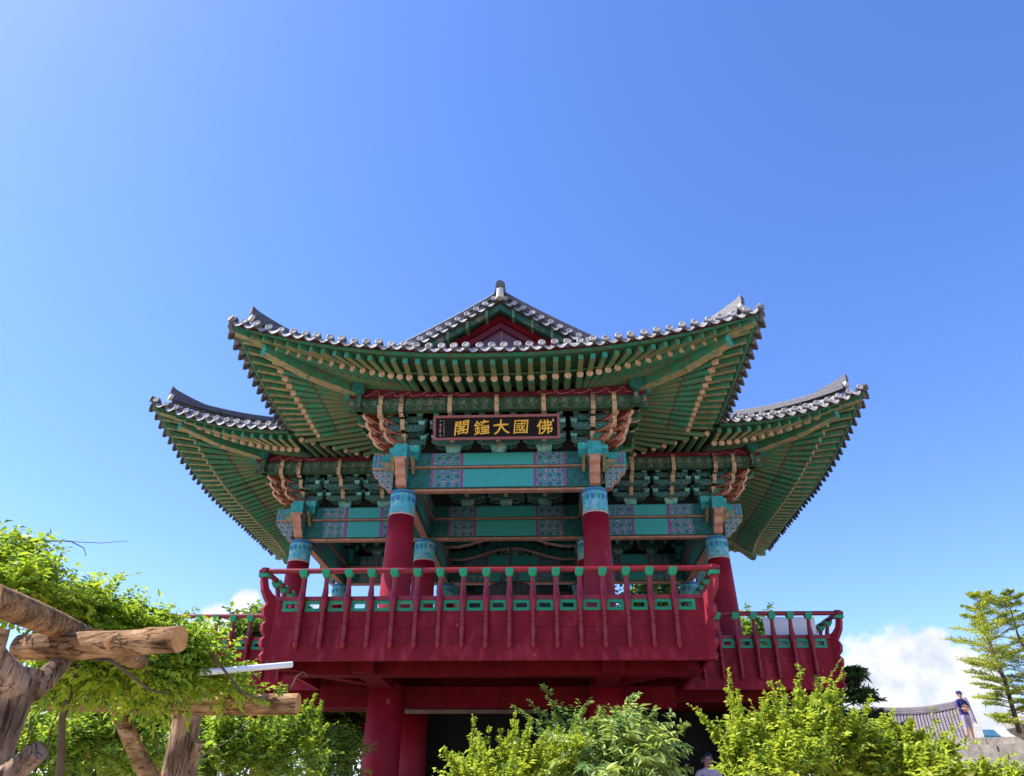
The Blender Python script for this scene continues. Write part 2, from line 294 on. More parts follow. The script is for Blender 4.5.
def root_of(o):
    p = Vector(o.location)
    while o.parent: o = o.parent; p += Vector(o.location)
    return p
def tag(o, label=None, cat=None, group=None, kind=None):
    if label: o['label'] = label
    if cat: o['category'] = cat
    if group: o['group'] = group
    if kind: o['kind'] = kind
    return o
def thing(name, loc, label, cat, group=None):
    o = bpy.data.objects.new(name, None); o.empty_display_size = .2; o.location = loc; COL.objects.link(o)
    return tag(o, label, cat, group)
def clone(o, parent=None):
    c = o.copy(); COL.objects.link(c)
    if parent: c.parent = parent
    for ch in list(o.children): clone(ch, c)
    return c

# ================================================================== THE BELL PAVILION
C = 4.85                      # y of the crossing; arms run out to v = 4.85 from it
HW = 1.9; V0 = 4.85; RING = 2.95
pav = thing('bell_pavilion', (0, C, 0), 'red and green two storey temple bell pavilion with cross shaped plan and curved tiled roofs', 'pavilion')
def T(k, u, v, z):
    if k == 0: return Vector((u, C-v, z))
    if k == 1: return Vector((v, C+u, z))
    if k == 2: return Vector((-u, C+v, z))
    return Vector((-v, C-u, z))

# ---- eave geometry (u across the arm, v outwards)
RISE = 0.60; ZL = 7.90
class Arm: pass
ARMS = []
for k in range(4):
    A = Arm(); A.k = k
    A.cu, A.cv = (4.88, 7.35) if k % 2 == 0 else (4.40, 7.83)
    A.u0, A.v0 = A.cu-.2, A.cv-.2
    A.vv = 4.20 if k % 2 == 0 else 4.68
    A.pu, A.pv = HW+.85, V0+.85                      # outer purlin lines
    A.dg = 2.05                                      # gable verge set back from the corner
    A.F = (A.pu-.5*(A.cu-A.pu), A.pv-.5*(A.cv-A.pv))  # where the fanned rafters aim
    ARMS.append(A)
def fall(d): return max(0, 1-max(0, d)/2.6)**1.5
def ef(A, s):
    """height of the end eave over ZL, s from -1 to 1 across the arm; the far corners of the side wings hang lower"""
    if A.k % 2 == 0: return RISE*min(1, abs(s))**2.3
    t = s*(-1 if A.k == 1 else 1); t = max(-1, min(1, t))
    return -.26+(RISE+.26)*t**2.5 if t > 0 else -.26+.16*t*t
def es(A, sg, s):
    """height of a long eave over ZL, s = 1 at the corner"""
    return ef(A, sg)*min(1, max(0, s))**2.3
def eave_front(A, s): return (s*A.cu, A.v0+.2*s*s, ZL+ef(A, s))
def eave_side(A, s, sg=1): return (A.u0+.2*max(0, s)**2, A.vv+(A.cv-A.vv)*s, ZL+es(A, sg, s))
def prof(d): return 0.08+.40*d+.034*d*d

# ---- roof tiles
PER = 0.235
def bumpf(t):
    t = t % 1.0
    return .075*math.sin(PI*t/.5) if t < .5 else -.03*math.sin(PI*(t-.5)/.5)
def roof_arm(A):
    k = A.k; mb = MB(); NS = 8
    def strip(cols):
        """cols: list of columns of points, equal length"""
        n = len(cols[0]); vs = [p for c in cols for p in c]; fs = []
        for i in range(len(cols)-1):
            for j in range(n-1): fs.append((i*n+j, (i+1)*n+j, (i+1)*n+j+1, i*n+j+1))
        mb.add(vs, fs, 0, False)
    # front hip face
    nt = int(round(A.cu/PER)); per = A.cu/nt; N = 2*nt*NS
    cols = []
    for i in range(N+1):
        u = -A.cu+per*i/NS; dm = min(A.dg, A.cu-abs(u)); col = []
        for j in range(8):
            d = -.10+(dm+.10)*j/7; c = u/max(.2, A.cu-d)
            v = eave_front(A, u/A.cu)[1]-d
            col.append(T(k, u, v, ZL+prof(d)+ef(A, c)*fall(d)+bumpf(i/NS+.25)))
        cols.append(col)
    strip(cols)
    # long side faces
    for sg in (-1, 1):
        nv = int(round(A.cv/PER)); perv = A.cv/nv; cols = []
        for i in range(nv*NS+1):
            v = perv*i/NS; s = (v-A.vv)/(A.cv-A.vv); ue = A.u0+.2*max(0, s)**2
            vg = A.cv-A.dg
            d0 = max(-.12, A.vv-v); d1 = (A.cv-v) if v > vg else ue
            d1 = max(d0, d1); col = []
            for j in range(12):
                d = d0+(d1-d0)*j/11; c = (v-(A.vv-d))/(A.cv-A.vv)
                col.append(T(k, sg*(ue-d), v, ZL+prof(d)+es(A, sg, c)*fall(d)+bumpf(i/NS+.25)))
            cols.append(col)
        strip(cols)
    # ends of the cover tiles (discs) and drooping pan tile lips along the eaves
    def disc(u, v, z, du, dv):
        c = T(k, u, v, z); o = (T(k, u+du, v+dv, z)-c).normalized(); t = o.cross(Vector((0, 0, 1))); w = (t.cross(o)*1.0+o*(-.25)).normalized()
        o2 = t.cross(w).normalized()
        if o2.dot(o) < 0: o2 = -o2
        vs = []; n = 10; r = .074
        for dd, rr in ((-.10, r), (0, r), (.012, r*.72), (.004, r*.6)):
            for q in range(n): vs.append(c+o2*(dd+.035)+t*(rr*math.cos(2*PI*q/n))+w*(rr*math.sin(2*PI*q/n)))
        fs = []
        for a in range(3):
            for q in range(n): fs.append((a*n+q, a*n+(q+1) % n, (a+1)*n+(q+1) % n, (a+1)*n+q))
        fs.append(tuple(3*n+q for q in range(n))); mb.add(vs, fs, [2]*n+[1]*(2*n+1))  # disc sides take the dark slot as painted shade, faces stay pale
    def lip(u, v, z, du, dv, wd):
        c = T(k, u, v, z); o = (T(k, u+du, v+dv, z)-c).normalized(); t = o.cross(Vector((0, 0, 1))).normalized(); n = 6; vs = []
        dn = (Vector((0, 0, -1))*.86+o*.5)
        for q in range(n+1):
            a = (q/n-.5)*2; x = a*wd/2
            top = .005*0-.035*(1-a*a)+.03; low = top-.035-.105*(1-a*a)
            base = c+t*x+o*.03
            vs.append(base+Vector((0, 0, top))); vs.append(base-dn*(low-top)+Vector((0, 0, top)))
        for q in range(n+1):
            vs.append(vs[2*q]-o*.03); vs.append(vs[2*q+1]-o*.03)
        m2 = 2*(n+1); fs = []
        for q in range(n):
            a = 2*q; fs += [(a, a+1, a+3, a+2), (m2+a, m2+a+2, m2+a+3, m2+a+1), (a+1, m2+a+1, m2+a+3, a+3)]
        mb.add(vs, fs, [1, 2, 2]*n)  # pale front; back and lower edge dark, their shade put into colour
    for i in range(2*nt):
        u = -A.cu+per*(i+.0); x, v, z = eave_front(A, u/A.cu)
        disc(u+random.uniform(-.012, .012), v+.07+random.uniform(-.018, .018), z+.105+random.uniform(-.010, .010), random.uniform(-.08, .08), 1)
        u2 = u+per*.5; x, v, z = eave_front(A, u2/A.cu); sl = -.4*(u2/A.cu)*.1
        lip(u2+random.uniform(-.01, .01), v+.06+random.uniform(-.018, .014), z+.06+random.uniform(-.010, .008), sl+random.uniform(-.07, .07), 1, per*.96)
    for sg in (-1, 1): disc(sg*(A.cu+.05), A.cv+.06, ZL+ef(A, sg)+.105, sg*.5, 1)
    for sg in (-1, 1):
        nv = int((A.cv-A.vv)/PER)
        for i in range(nv+1):
            v = A.cv-PER*(i+.35); s = (v-A.vv)/(A.cv-A.vv)
            if s > -.02:
                u, v, z = eave_side(A, s, sg); disc(sg*(u+.10), v, z+.085, sg, 0)
            v -= PER/2; s = (v-A.vv)/(A.cv-A.vv)
            if s > 0:
                u, v, z = eave_side(A, s, sg); lip(sg*(u+.09), v, z+.04, sg, 0, PER*.98)
    # rolled verge tiles down the gable
    vg = A.cv-A.dg
    for sg in (-1, 1):
        u = .12
        while u < A.cu-A.dg-.1:
            d = A.u0-u; z = ZL+prof(d)
            disc(sg*u, vg+.05, z-.0, 0, 1)
            zz = ZL+prof(A.u0-(u+.1))
            lip(sg*(u+.1), vg+.04, zz-.07, 0, 1, .19)
            u += .2
    return mb.build('roof', ['tile', 'tile_end', 'tile_dark'], pav)

def ridge_path(mb, pts, w, h, round_top=True):
    """stacked ridge tiles: courses with a rounded cap, following the points"""
    pts = [Vector(p) for p in pts]; n = len(pts)
    prof_ = [(-.5, 0), (-.5, .28), (-.42, .3), (-.42, .56), (-.36, .58), (-.36, .74), (-.26, .92), (0, 1.0), (.26, .92), (.36, .74), (.36, .58), (.42, .56), (.42, .3), (.5, .28), (.5, 0)]
    vs = []
    for i in range(n):
        d = (pts[min(i+1, n-1)]-pts[max(i-1, 0)]); d.z = 0; d.normalize(); x = d.cross(Vector((0, 0, 1)))
        hh = h[i] if isinstance(h, list) else h
        for a, b in prof_: vs.append(pts[i]+x*(a*w)+Vector((0, 0, b*hh)))
    m = len(prof_); fs = []; mi = []
    for i in range(n-1):
        for q in range(m-1): fs.append((i*m+q, i*m+q+1, (i+1)*m+q+1, (i+1)*m+q)); mi.append(1 if q in (1, 3, 10, 12) else 0)
    fs.append(tuple(range(m))); fs.append(tuple((n-1)*m+q for q in range(m))[::-1]); mi += [0, 0]
    mb.add(vs, fs, mi)

def roof_extras(A, roof):
    k = A.k; vg = A.cv-A.dg
    zr = ZL+prof(A.u0)
    mb = MB()
    ridge_path(mb, [T(k, 0, v, zr-.05+.10*max(0, (v-3)/2.6)**2) for v in (0, 1, 2, 3, 4, 4.6, 5.0, vg+.12)], .26, .22)
    e = T(k, 0, vg+.13, zr+.10)
    mb.build('main_ridge', ['tile_dark', 'mortar'], roof)
    mb = MB(); f = T(k, 0, vg+.14, zr)
    mb.tube([T(k, 0, vg-.05, zr+.24), T(k, 0, vg+.15, zr+.25), T(k, 0, vg+.20, zr+.25)], [.115, .115, .09], 12, 0)
    mb.tube([T(k, 0, vg+.10, zr-.10), T(k, 0, vg+.10, zr+.16)], [.09, .085], 8, 1)
    mb.build('ridge_end', ['tile_dark', 'mortar'], roof)
    for sg in (-1, 1):
        mb = MB()
        pts = []
        for i in range(9):
            u = .05+(A.cu-A.dg-.0)*i/8; pts.append(T(k, sg*u, vg-.12, ZL+prof(A.u0-u+.1)+.03))
        ridge_path(mb, pts, .22, .20)
        mb.build('descending_ridge', ['tile_dark', 'mortar'], roof)
        mb = MB(); pts = []
        for i in range(11):
            t = i/10; d = (A.dg+.1)*(1-t)+.24*t
            pts.append(T(k, sg*(A.cu-d), A.cv-d, ZL+prof(d)+ef(A, sg)*fall(d)+.045+.06*t**3))
        ridge_path(mb, pts, .19, [.17]*11)
        # horn shaped end tile and lime end
        p = pts[-1]; o = (pts[-1]-pts[-3]); o.z = 0; o.normalize(); x = o.cross(Vector((0, 0, 1)))
        mb.plate([(-.75, .17), (-.45, .21), (-.2, .255), (0, .30), (.07, .345), (.095, .345), (.10, .22), (.05, .05), (-.2, .08)], p, o, (0, 0, 1), .12, 0)
        mb.tube([p+o*.02+Vector((0, 0, .10)), p+o*.09+Vector((0, 0, .11))], .085, 10, 1)
        mb.build('hip_ridge', ['tile_dark', 'mortar'], roof)
    # gable: barge boards in green, red planking behind
    g = MB(); vw = vg-.42
    def gz(u): return ZL+prof(A.u0-abs(u))-.16
    top = gz(0); um = A.cu-A.dg
    us = [-um+2*um*i/24 for i in range(25)]
    for i in range(24):
        a, b = us[i], us[i+1]
        g.quad(T(k, a, vw, ZL+prof(A.dg)-.35), T(k, b, vw, ZL+prof(A.dg)-.35), T(k, b, vw, gz(b)), T(k, a, vw, gz(a)), 0)
    # pale battens on the planks
    for u in (-.9, -.45, 0.02, .45, .9):
        a = T(k, u-.012, vw+.012, ZL+prof(A.dg)-.3); b = T(k, u+.012, vw+.03, gz(u)-.28)
        g.box((min(a.x, b.x), min(a.y, b.y), a.z), (max(a.x, b.x), max(a.y, b.y), b.z), 1)
    # wide red inner boards following the slope
    def slope_board(v0_, v1_, dz0, dz1, mat, u0=0.0):
        for sg in (-1, 1):
            n = 8
            for i in range(n):
                a = u0+(um-u0)*i/n; b = u0+(um-u0)*(i+1)/n
                P = []
                for (u, vv_, dz) in ((a, v0_, dz0), (b, v0_, dz0), (b, v1_, dz0), (a, v1_, dz0), (a, v0_, dz1), (b, v0_, dz1), (b, v1_, dz1), (a, v1_, dz1)):
                    P.append(T(k, sg*u, vv_, gz(u)+dz))
                g.hexa(P, mat)
    slope_board(vw+.03, vw+.12, -.46, -.30, 2)
    slope_board(vw+.06, vw+.20, -.299, -.16, 4)
    slope_board(vw+.10, vg-.02, -.02, .0, 3)
    slope_board(vg-.10, vg+.0, -.17, -.021, 3)
    # short green rafters' ends across the verge
    for sg in (-1, 1):
        u = .3
        while u < um:
            g.bar(T(k, sg*u, vw+.1, gz(u)-.1), T(k, sg*u, vg+.03, gz(u)-.1), .06, .20, 5); u += .42
    g.build('gable', ['plank_grey', 'scroll_pink', 'board_red', 'verge_green', 'dark_red', 'olive'], roof)

# ---- rafters, flying rafters, soffits
rest_r, rest_f = MB(), MB()
counts = [0, 0]
def rafters(A):
    k = A.k; so = MB(); eb = MB(); lb = MB(); tf = MB()
    def base_front(ue, ve):
        if abs(ue) <= A.F[0]: ub = ue
        else: ub = math.copysign(A.F[0]+(abs(ue)-A.F[0])*(A.pv-A.F[1])/(ve-A.F[1]), ue)
        return ub
    def base_side(ue, ve):
        if ve <= A.F[1]: return ve
        return A.F[1]+(ve-A.F[1])*(A.pu-A.F[0])/(ue-A.F[0])
    def lay(e, b, zb, single, sided=False):
        """e: (u, v, zlip) on the eave, b: (u, v) on the purlin"""
        du, dv = e[0]-b[0], e[1]-b[1]; L = math.hypot(du, dv); du /= L; dv /= L
        P = lambda off, z: T(k, e[0]-du*off, e[1]-dv*off, z)
        ze = e[2]-.175
        f = min(.62, L*.5)
        p_end = P(f, ze); p_base = T(k, b[0], b[1], zb)
        tgt = MB() if single else rest_r
        d = (p_end-p_base)
        a0 = p_base-d*.12
        L2 = p_end-a0
        tb_ = .945 if sided else .985
        tgt.tube([a0, a0+L2*.66], [.07, .069], 8, 0); tgt.tube([a0+L2*.66, a0+L2*.69], .070, 8, 2); tgt.tube([a0+L2*.69, a0+L2*tb_], .069, 8, 3); tgt.tube([a0+L2*tb_, p_end], [.070, .068], 8, 1)
        if single: tgt.build('rafter', ['olive', 'tan', 'band_brown', 'green'], pav)
        tgt = MB() if single else rest_f
        q1 = P(.13, e[2]-.105); q0 = P(f+.22, e[2]-.075)
        tgt.bar(q0, q1, .10, .115, [0, 1, 1, 2, 1, 1], w2=.09, h2=.10)
        if single: tgt.build('flying_rafter', ['ochre' if sided else 'olive_light', 'green', 'tip_green'], pav)
        return dict(base=p_base+Vector((0, 0, .065)), end=p_end+Vector((0, 0, .065)), fin=P(f, e[2]-.045), lip=P(.02, e[2]-.045),
                    bo0=P(f-.03, ze+.061), bo1=P(f-.03, e[2]-.11), l0=P(.05, e[2]-.052), l1=P(.05, e[2]+.0), r1=P(.0, e[2]+.06))
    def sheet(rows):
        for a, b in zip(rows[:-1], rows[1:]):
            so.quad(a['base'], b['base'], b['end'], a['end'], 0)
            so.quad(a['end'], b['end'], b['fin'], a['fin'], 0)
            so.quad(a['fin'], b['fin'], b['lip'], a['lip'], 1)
            # eave boards: one on the rafter ends, one on the flying rafter ends, the red fillet under the tiles
            def strip(p0, p1, q0, q1, w, mat, tb=eb):
                out = (a['lip']-a['base']); out.z = 0; out.normalize(); o = out*w
                tb.hexa([p0, q0, q0+o, p0+o, p1, q1, q1+o, p1+o], mat)
            strip(a['bo0'], a['bo1'], b['bo0'], b['bo1'], .05, 0, lb)
            strip(a['l0'], a['l1'], b['l0'], b['l1'], .05, 0)
            strip(a['l1']+Vector((0, 0, .002)), a['l1']+Vector((0, 0, .085)), b['l1']+Vector((0, 0, .002)), b['l1']+Vector((0, 0, .085)), .04, 1, tf)
    zb = lambda q: 7.945+.14*min(1, abs(q))**2
    N = 41 if k % 2 == 0 else 37
    rows = []
    for i in range(N):
        s = (-1+2*i/(N-1))*.955; e = eave_front(A, s); ub = base_front(e[0], e[1])
        rows.append(lay(e, (ub, A.pv), zb(ub/A.pu), k == 0))
    def corner_rows(sg):
        return None
    def virt(e, b, z):
        du, dv = e[0]-b[0], e[1]-b[1]; L = math.hypot(du, dv); du /= L; dv /= L
        P = lambda off, zz: T(k, e[0]-du*off, e[1]-dv*off, zz); ze = e[2]-.175; f = .62
        return dict(base=T(k, b[0], b[1], z+.065), end=P(f, ze+.065), fin=P(f, e[2]-.045), lip=P(.02, e[2]-.045), bo0=P(f-.03, ze+.061), bo1=P(f-.03, e[2]-.11), l0=P(.05, e[2]-.052), l1=P(.05, e[2]), r1=P(0, e[2]+.06))
    cl = virt((-A.cu, A.cv, ZL+ef(A, -1)), (-A.pu, A.pv), zb(1)); cr = virt((A.cu, A.cv, ZL+ef(A, 1)), (A.pu, A.pv), zb(1))
    sheet([cl]+rows+[cr])
    for sg in (-1, 1):
        rows = []; n = 14
        one = k == 0 or (k == 1 and sg == -1) or (k == 3 and sg == 1)
        for i in range(n):
            s = .02+.93*i/(n-1); e = eave_side(A, s, sg); e = (sg*e[0], e[1], e[2]); vb = base_side(abs(e[0]), e[1])
            vb = max(vb, A.pu+.0)
            fr = max(0, (vb-A.pu)/(A.pv-A.pu))
            rows.append(lay(e, (sg*A.pu, vb), zb(2*fr-1 if fr > .5 else 0), one and not (k == 0 and i == 0), True))
        sheet(rows+[cr if sg > 0 else cl])
        # short jack rafters that die on the valley
        vs = A.pu; prev = None
        v = A.vv
        jack = []
        while v > A.pu+.1:
            t = (v-A.pu)/(A.vv-A.pu); ue = A.pu+(A.u0-A.pu)*t
            a = T(k, sg*A.pu, v, 7.945); b = T(k, sg*ue, v, ZL-.175+.06*(1-t))
            if t < .97: rest_r.tube([a, b], .06, 8, 0, 1)
            jack.append((a+Vector((0, 0, .065)), b+Vector((0, 0, .075)))); v -= .21
        for p, q in zip(jack[:-1], jack[1:]): so.quad(p[0], q[0], q[1], p[1], 0)
        so.quad(jack[0][0], jack[0][1], rows[0]['end'], rows[0]['base'], 0)
        # hip rafter in two tiers
        h = MB(); e = Vector((sg*A.cu, A.cv)); b = Vector((sg*A.pu, A.pv)); dd = (e-b).normalized(); L = (e-b).length
        p = lambda t, z: T(k, b.x+dd.x*t, b.y+dd.y*t, z)
        z1 = ZL+ef(A, sg)
        zm = 8.02 if z1 > 8.2 else 7.86
        h.bar(p(-.3, 7.93), p(L*.42, zm), .20, .24, [1, 0, 0, 0, 0, 0]); h.bar(p(L*.42, zm), p(L-.62, z1-.29), .20, .24, [1, 0, 0, 2, 0, 0], w2=.19, h2=.22)
        h.tube([p(L-.64, z1-.31)-T(k, 0, 0, 0)+T(k, 0, 0, 0), p(L-.60, z1-.31)], .12, 12, 2)
        h.bar(p(L*.62, z1-.17), p(L-.06, z1-.10), .17, .17, [1, 0, 0, 3, 0, 0], w2=.15, h2=.16)
        h.build('hip_rafter', ['green', 'ochre', 'teal', 'tile_dark'], pav)
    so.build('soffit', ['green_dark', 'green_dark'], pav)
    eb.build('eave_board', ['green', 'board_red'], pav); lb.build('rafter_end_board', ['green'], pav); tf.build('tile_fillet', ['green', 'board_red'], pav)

for A in ARMS:
    rf = roof_arm(A); roof_extras(A, rf); rafters(A)
o = rest_r.build('rafter', ['olive', 'tan', 'band_brown', 'green'], pav); o['kind'] = 'stuff'
o = rest_f.build('flying_rafter', ['ochre', 'green', 'teal'], pav); o['kind'] = 'stuff'

# ---- columns
COLS = [(-HW, 0), (HW, 0), (-HW, RING), (HW, RING), (-V0, RING), (V0, RING), (-V0, C+HW), (V0, C+HW), (-HW, C+HW), (HW, C+HW), (-HW, C+V0), (HW, C+V0)]
ZF = 3.22                      # deck floor
for (x, y) in COLS:
    mb = MB(); mb.lathe((x, y, 0), [(.285, ZF-.02), (.285, 3.6), (.278, 4.4), (.262, 5.1), (.247, 5.63)], 28, 0)
    c = mb.build('column', ['crimson'], pav)
    mb = MB(); mb.lathe((x, y, 0), [(.249, 5.62), (.248, 5.69), (.246, 5.70), (.244, 5.92), (.246, 5.93), (.246, 6.0), (.244, 6.01), (.242, 6.098)], 28, 1)
    # painted lappets hanging under the top ring
    for q in range(14):
        t = 2*PI*q/14; nx, ny = math.cos(t), math.sin(t); cx_, cy_ = x+nx*.247, y+ny*.247
        mb.plate([(-.035, 0), (.035, 0), (.035, -.07), (0, -.12), (-.035, -.07)], (cx_, cy_, 5.96), (-ny, nx, 0), (0, 0, 1), .012, [2, 3, 4][q % 3])
    mb.lathe((x, y, 0), [(.2515, 6.02), (.2515, 6.07)], 28, 3)
    mb.lathe((x, y, 0), [(.2535, 5.585), (.2535, 5.618)], 28, 5)
    mb.build('painted_band', ['crimson', 'band_cyan', 'blue', 'blue', 'teal', 'white_ink'], c)
GC = []
for (x, y) in COLS:
    mb = MB(); mb.lathe((x, y, 0), [(.33, 0.02), (.33, .3), (.315, 1.4), (.295, 2.5)], 28, 0); mb.lathe((x, y, 0), [(.42, -.0), (.42, .12), (.36, .2)], 20, 1)
    mb.build('ground_column', ['crimson', 'stone'], pav)

# ---- tie beams with painted panels
def tie_beam(p, q, outer=None):
    """two stacked painted beams between column tops, pink underside"""
    a, b = Vector((*p, 0)), Vector((*q, 0)); d = (b-a).normalized(); n = Vector((d.y, -d.x, 0)); L = (b-a).length; mb = MB()
    def pc(s0, s1, z0, z1, w, mat):
        A, B = a+d*s0, a+d*s1
        mb.hexa([A-n*w+Vector((0, 0, z0)), B-n*w+Vector((0, 0, z0)), B+n*w+Vector((0, 0, z0)), A+n*w+Vector((0, 0, z0)), A-n*w+Vector((0, 0, z1)), B-n*w+Vector((0, 0, z1)), B+n*w+Vector((0, 0, z1)), A+n*w+Vector((0, 0, z1))], mat)
    pc(.0, L, 6.15, 6.555, .13, 0); pc(0, L, 6.595, 6.88, .19, 0)
    pc(0, L, 6.105, 6.148, .075, 1); pc(.02, L-.02, 6.565, 6.587, .197, 2)
    e = .26
    seg = [(e, .55, 5), (.55, .60, 3), (.60, 1.14, 4), (1.14, 1.2, 3), (1.2, L-1.2, 6), (L-1.2, L-1.14, 3), (L-1.14, L-.6, 4), (L-.6, L-.55, 3), (L-.55, L-e, 5)]
    if L < 3.5: seg = [(e, .5, 5), (.5, 1.02, 4), (1.02, 1.09, 3), (1.09, L-1.09, 6), (L-1.09, L-1.02, 3), (L-1.02, L-.5, 4), (L-.5, L-e, 5)]
    for s0, s1, m in seg:
        pc(s0, s1, 6.165, 6.54, .134, m); pc(s0, s1, 6.61, 6.865, .194, m)
    mb.build('tie_beam', ['dteal', 'pinktan', 'pinktan', 'purple', 'flower', 'dteal', 'net'], pav)
BE = [((-HW, 0), (HW, 0)), ((-HW, 0), (-HW, RING)), ((HW, 0), (HW, RING)), ((-V0, RING), (-HW, RING)), ((HW, RING), (V0, RING)), ((-V0, RING), (-V0, C+HW)), ((V0, RING), (V0, C+HW)),
      ((-V0, C+HW), (-HW, C+HW)), ((HW, C+HW), (V0, C+HW)), ((-HW, C+HW), (-HW, C+V0)), ((HW, C+HW), (HW, C+V0)), ((-HW, C+V0), (HW, C+V0)),
      ((-HW, RING), (HW, RING)), ((-HW, C+HW), (HW, C+HW)), ((-HW, RING), (-HW, C+HW)), ((HW, RING), (HW, C+HW))]
for p, q in BE: tie_beam(p, q)

# ---- capitals at the outer corners: block, side wings, nose
def capital(x, y, sx, sy):
    """(sx, sy): the two outward directions of a corner column"""
    mb = MB()
    mb.box((x-.30, y-.30, 6.885), (x+.30, y+.30, 7.08), 0)
    mb.box((x-.30, y-.30, 6.70), (x+.30, y+.30, 6.882), 1)
    for (dx, dy) in ((sx, 0), (0, sy)):
        d = Vector((dx, dy, 0)); n = Vector((-dy, dx, 0)); o = Vector((x, y, 0))
        # beam end
        P = [o+d*.30-n*.13, o+d*.66-n*.13, o+d*.66+n*.13, o+d*.30+n*.13]
        mb.hexa([p+Vector((0, 0, 6.60)) for p in P]+[p+Vector((0, 0, 6.88)) for p in P], 2)
        mb.hexa([p+Vector((0, 0, 6.565)) for p in P]+[p+Vector((0, 0, 6.597)) for p in P], 3)
        # purple end stripes
        for s_ in (.50, .58):
            Q = [o+d*s_-n*.134, o+d*(s_+.03)-n*.134, o+d*(s_+.03)+n*.134, o+d*s_+n*.134]
            mb.hexa([p+Vector((0, 0, 6.61)) for p in Q]+[p+Vector((0, 0, 6.884)) for p in Q], 4)
        # curved carved wing below
        mb.plate([(.22, 6.12), (.34, 6.13), (.40, 6.24), (.50, 6.30), (.55, 6.42), (.64, 6.48), (.66, 6.56), (.22, 6.56)], o, d, (0, 0, 1), .20, 5, 3)
        # pink nose with a half round teal head
        mb.plate([(.24, 6.22), (.34, 6.22), (.37, 6.34), (.42, 6.44), (.42, 6.62), (.24, 6.62)], o+d*.0, d, (0, 0, 1), .125, 6, 7)
        mb.tube([o+d*.30+Vector((0, 0, 6.635)), o+d*.53+Vector((0, 0, 6.635))], .088, 12, 2)
        for s_ in (-1, 1):
            mb.plate([(.2, 6.42), (.34, 6.56), (.5, 6.68), (.2, 6.68)], o+n*(.20*s_), d, (0, 0, 1), .06, 8)
    mb.build('capital', ['tealdots', 'teal', 'teal', 'pinktan', 'purple', 'wave', 'flame_red', 'cream', 'ochre'], pav)
for (x, y, sx, sy) in [(-HW, 0, -1, -1), (HW, 0, 1, -1), (-V0, RING, -1, -1), (V0, RING, 1, -1), (-V0, C+HW, -1, 1), (V0, C+HW, 1, 1), (-HW, C+V0, -1, 1), (HW, C+V0, 1, 1)]:
    capital(x, y, sx, sy)

# ---- bracket sets
def soro(mb, c, s, mat):
    x, y, z = c
    mb.hexa([(x-s*.36, y-s*.36, z), (x+s*.36, y-s*.36, z), (x+s*.36, y+s*.36, z), (x-s*.36, y+s*.36, z), (x-s*.5, y-s*.5, z+s*.55), (x+s*.5, y-s*.5, z+s*.55), (x+s*.5, y+s*.5, z+s*.55), (x-s*.5, y+s*.5, z+s*.55)], mat)
def bracket_mesh(mb, o, d, tiers=3, inner=True, cross=True):
    o, d = Vector(o), Vector(d).normalized(); n = Vector((-d.y, d.x, 0))
    W = lambda a, b, z: o+d*a+n*b+Vector((0, 0, z))
    soro(mb, (o.x, o.y, 6.885), .34, 2)
    Z = [7.02, 7.21, 7.40]
    for t in range(tiers):
        z = Z[t]; out = .28*(t+1)
        steps = [0, .28, .56, .84][:t+2] if t < 2 else [0, .28, .56]
        if cross:
            for st in steps + ([-s for s in steps[1:]] if inner else []):
                ln = (.37 if (t-steps.index(abs(st))) % 2 == 0 else .43)
                # boat shaped arm parallel to the wall
                mb.plate([(-ln, .115), (-ln, .06), (-ln*.72, .0), (ln*.72, .0), (ln, .06), (ln, .115)], W(st, 0, z), n, (0, 0, 1), .085, 0, 1)
                for e in (-1, 0, 1): soro(mb, W(st, e*ln*.86, z+.117), .135, 2)
        # outward arm with a curled pale end
        mb.plate([(-out if inner else 0, 0), (out-.05, 0), (out+.03, .03), (out+.12, .10), (out+.15, .19), (out+.09, .165), (out+.02, .125), (-out if inner else 0, .125)], W(0, 0, z), d, (0, 0, 1), .09, 3, 4)
    # upright cloud board carrying the purlin
    mb.plate([(.60, 7.42), (.94, 7.42), (1.0, 7.55), (.93, 7.62), (1.0, 7.70), (.95, 7.80), (.6, 7.80)], W(0, 0, 0), d, (0, 0, 1), .085, 3, 4)
def bracket(x, y, d, corner=None):
    mb = MB(); bracket_mesh(mb, (x, y, 0), d)
    b = mb.build('bracket_set', ['bpat', 'edge_teal', 'soro', 'green', 'tan'], pav)
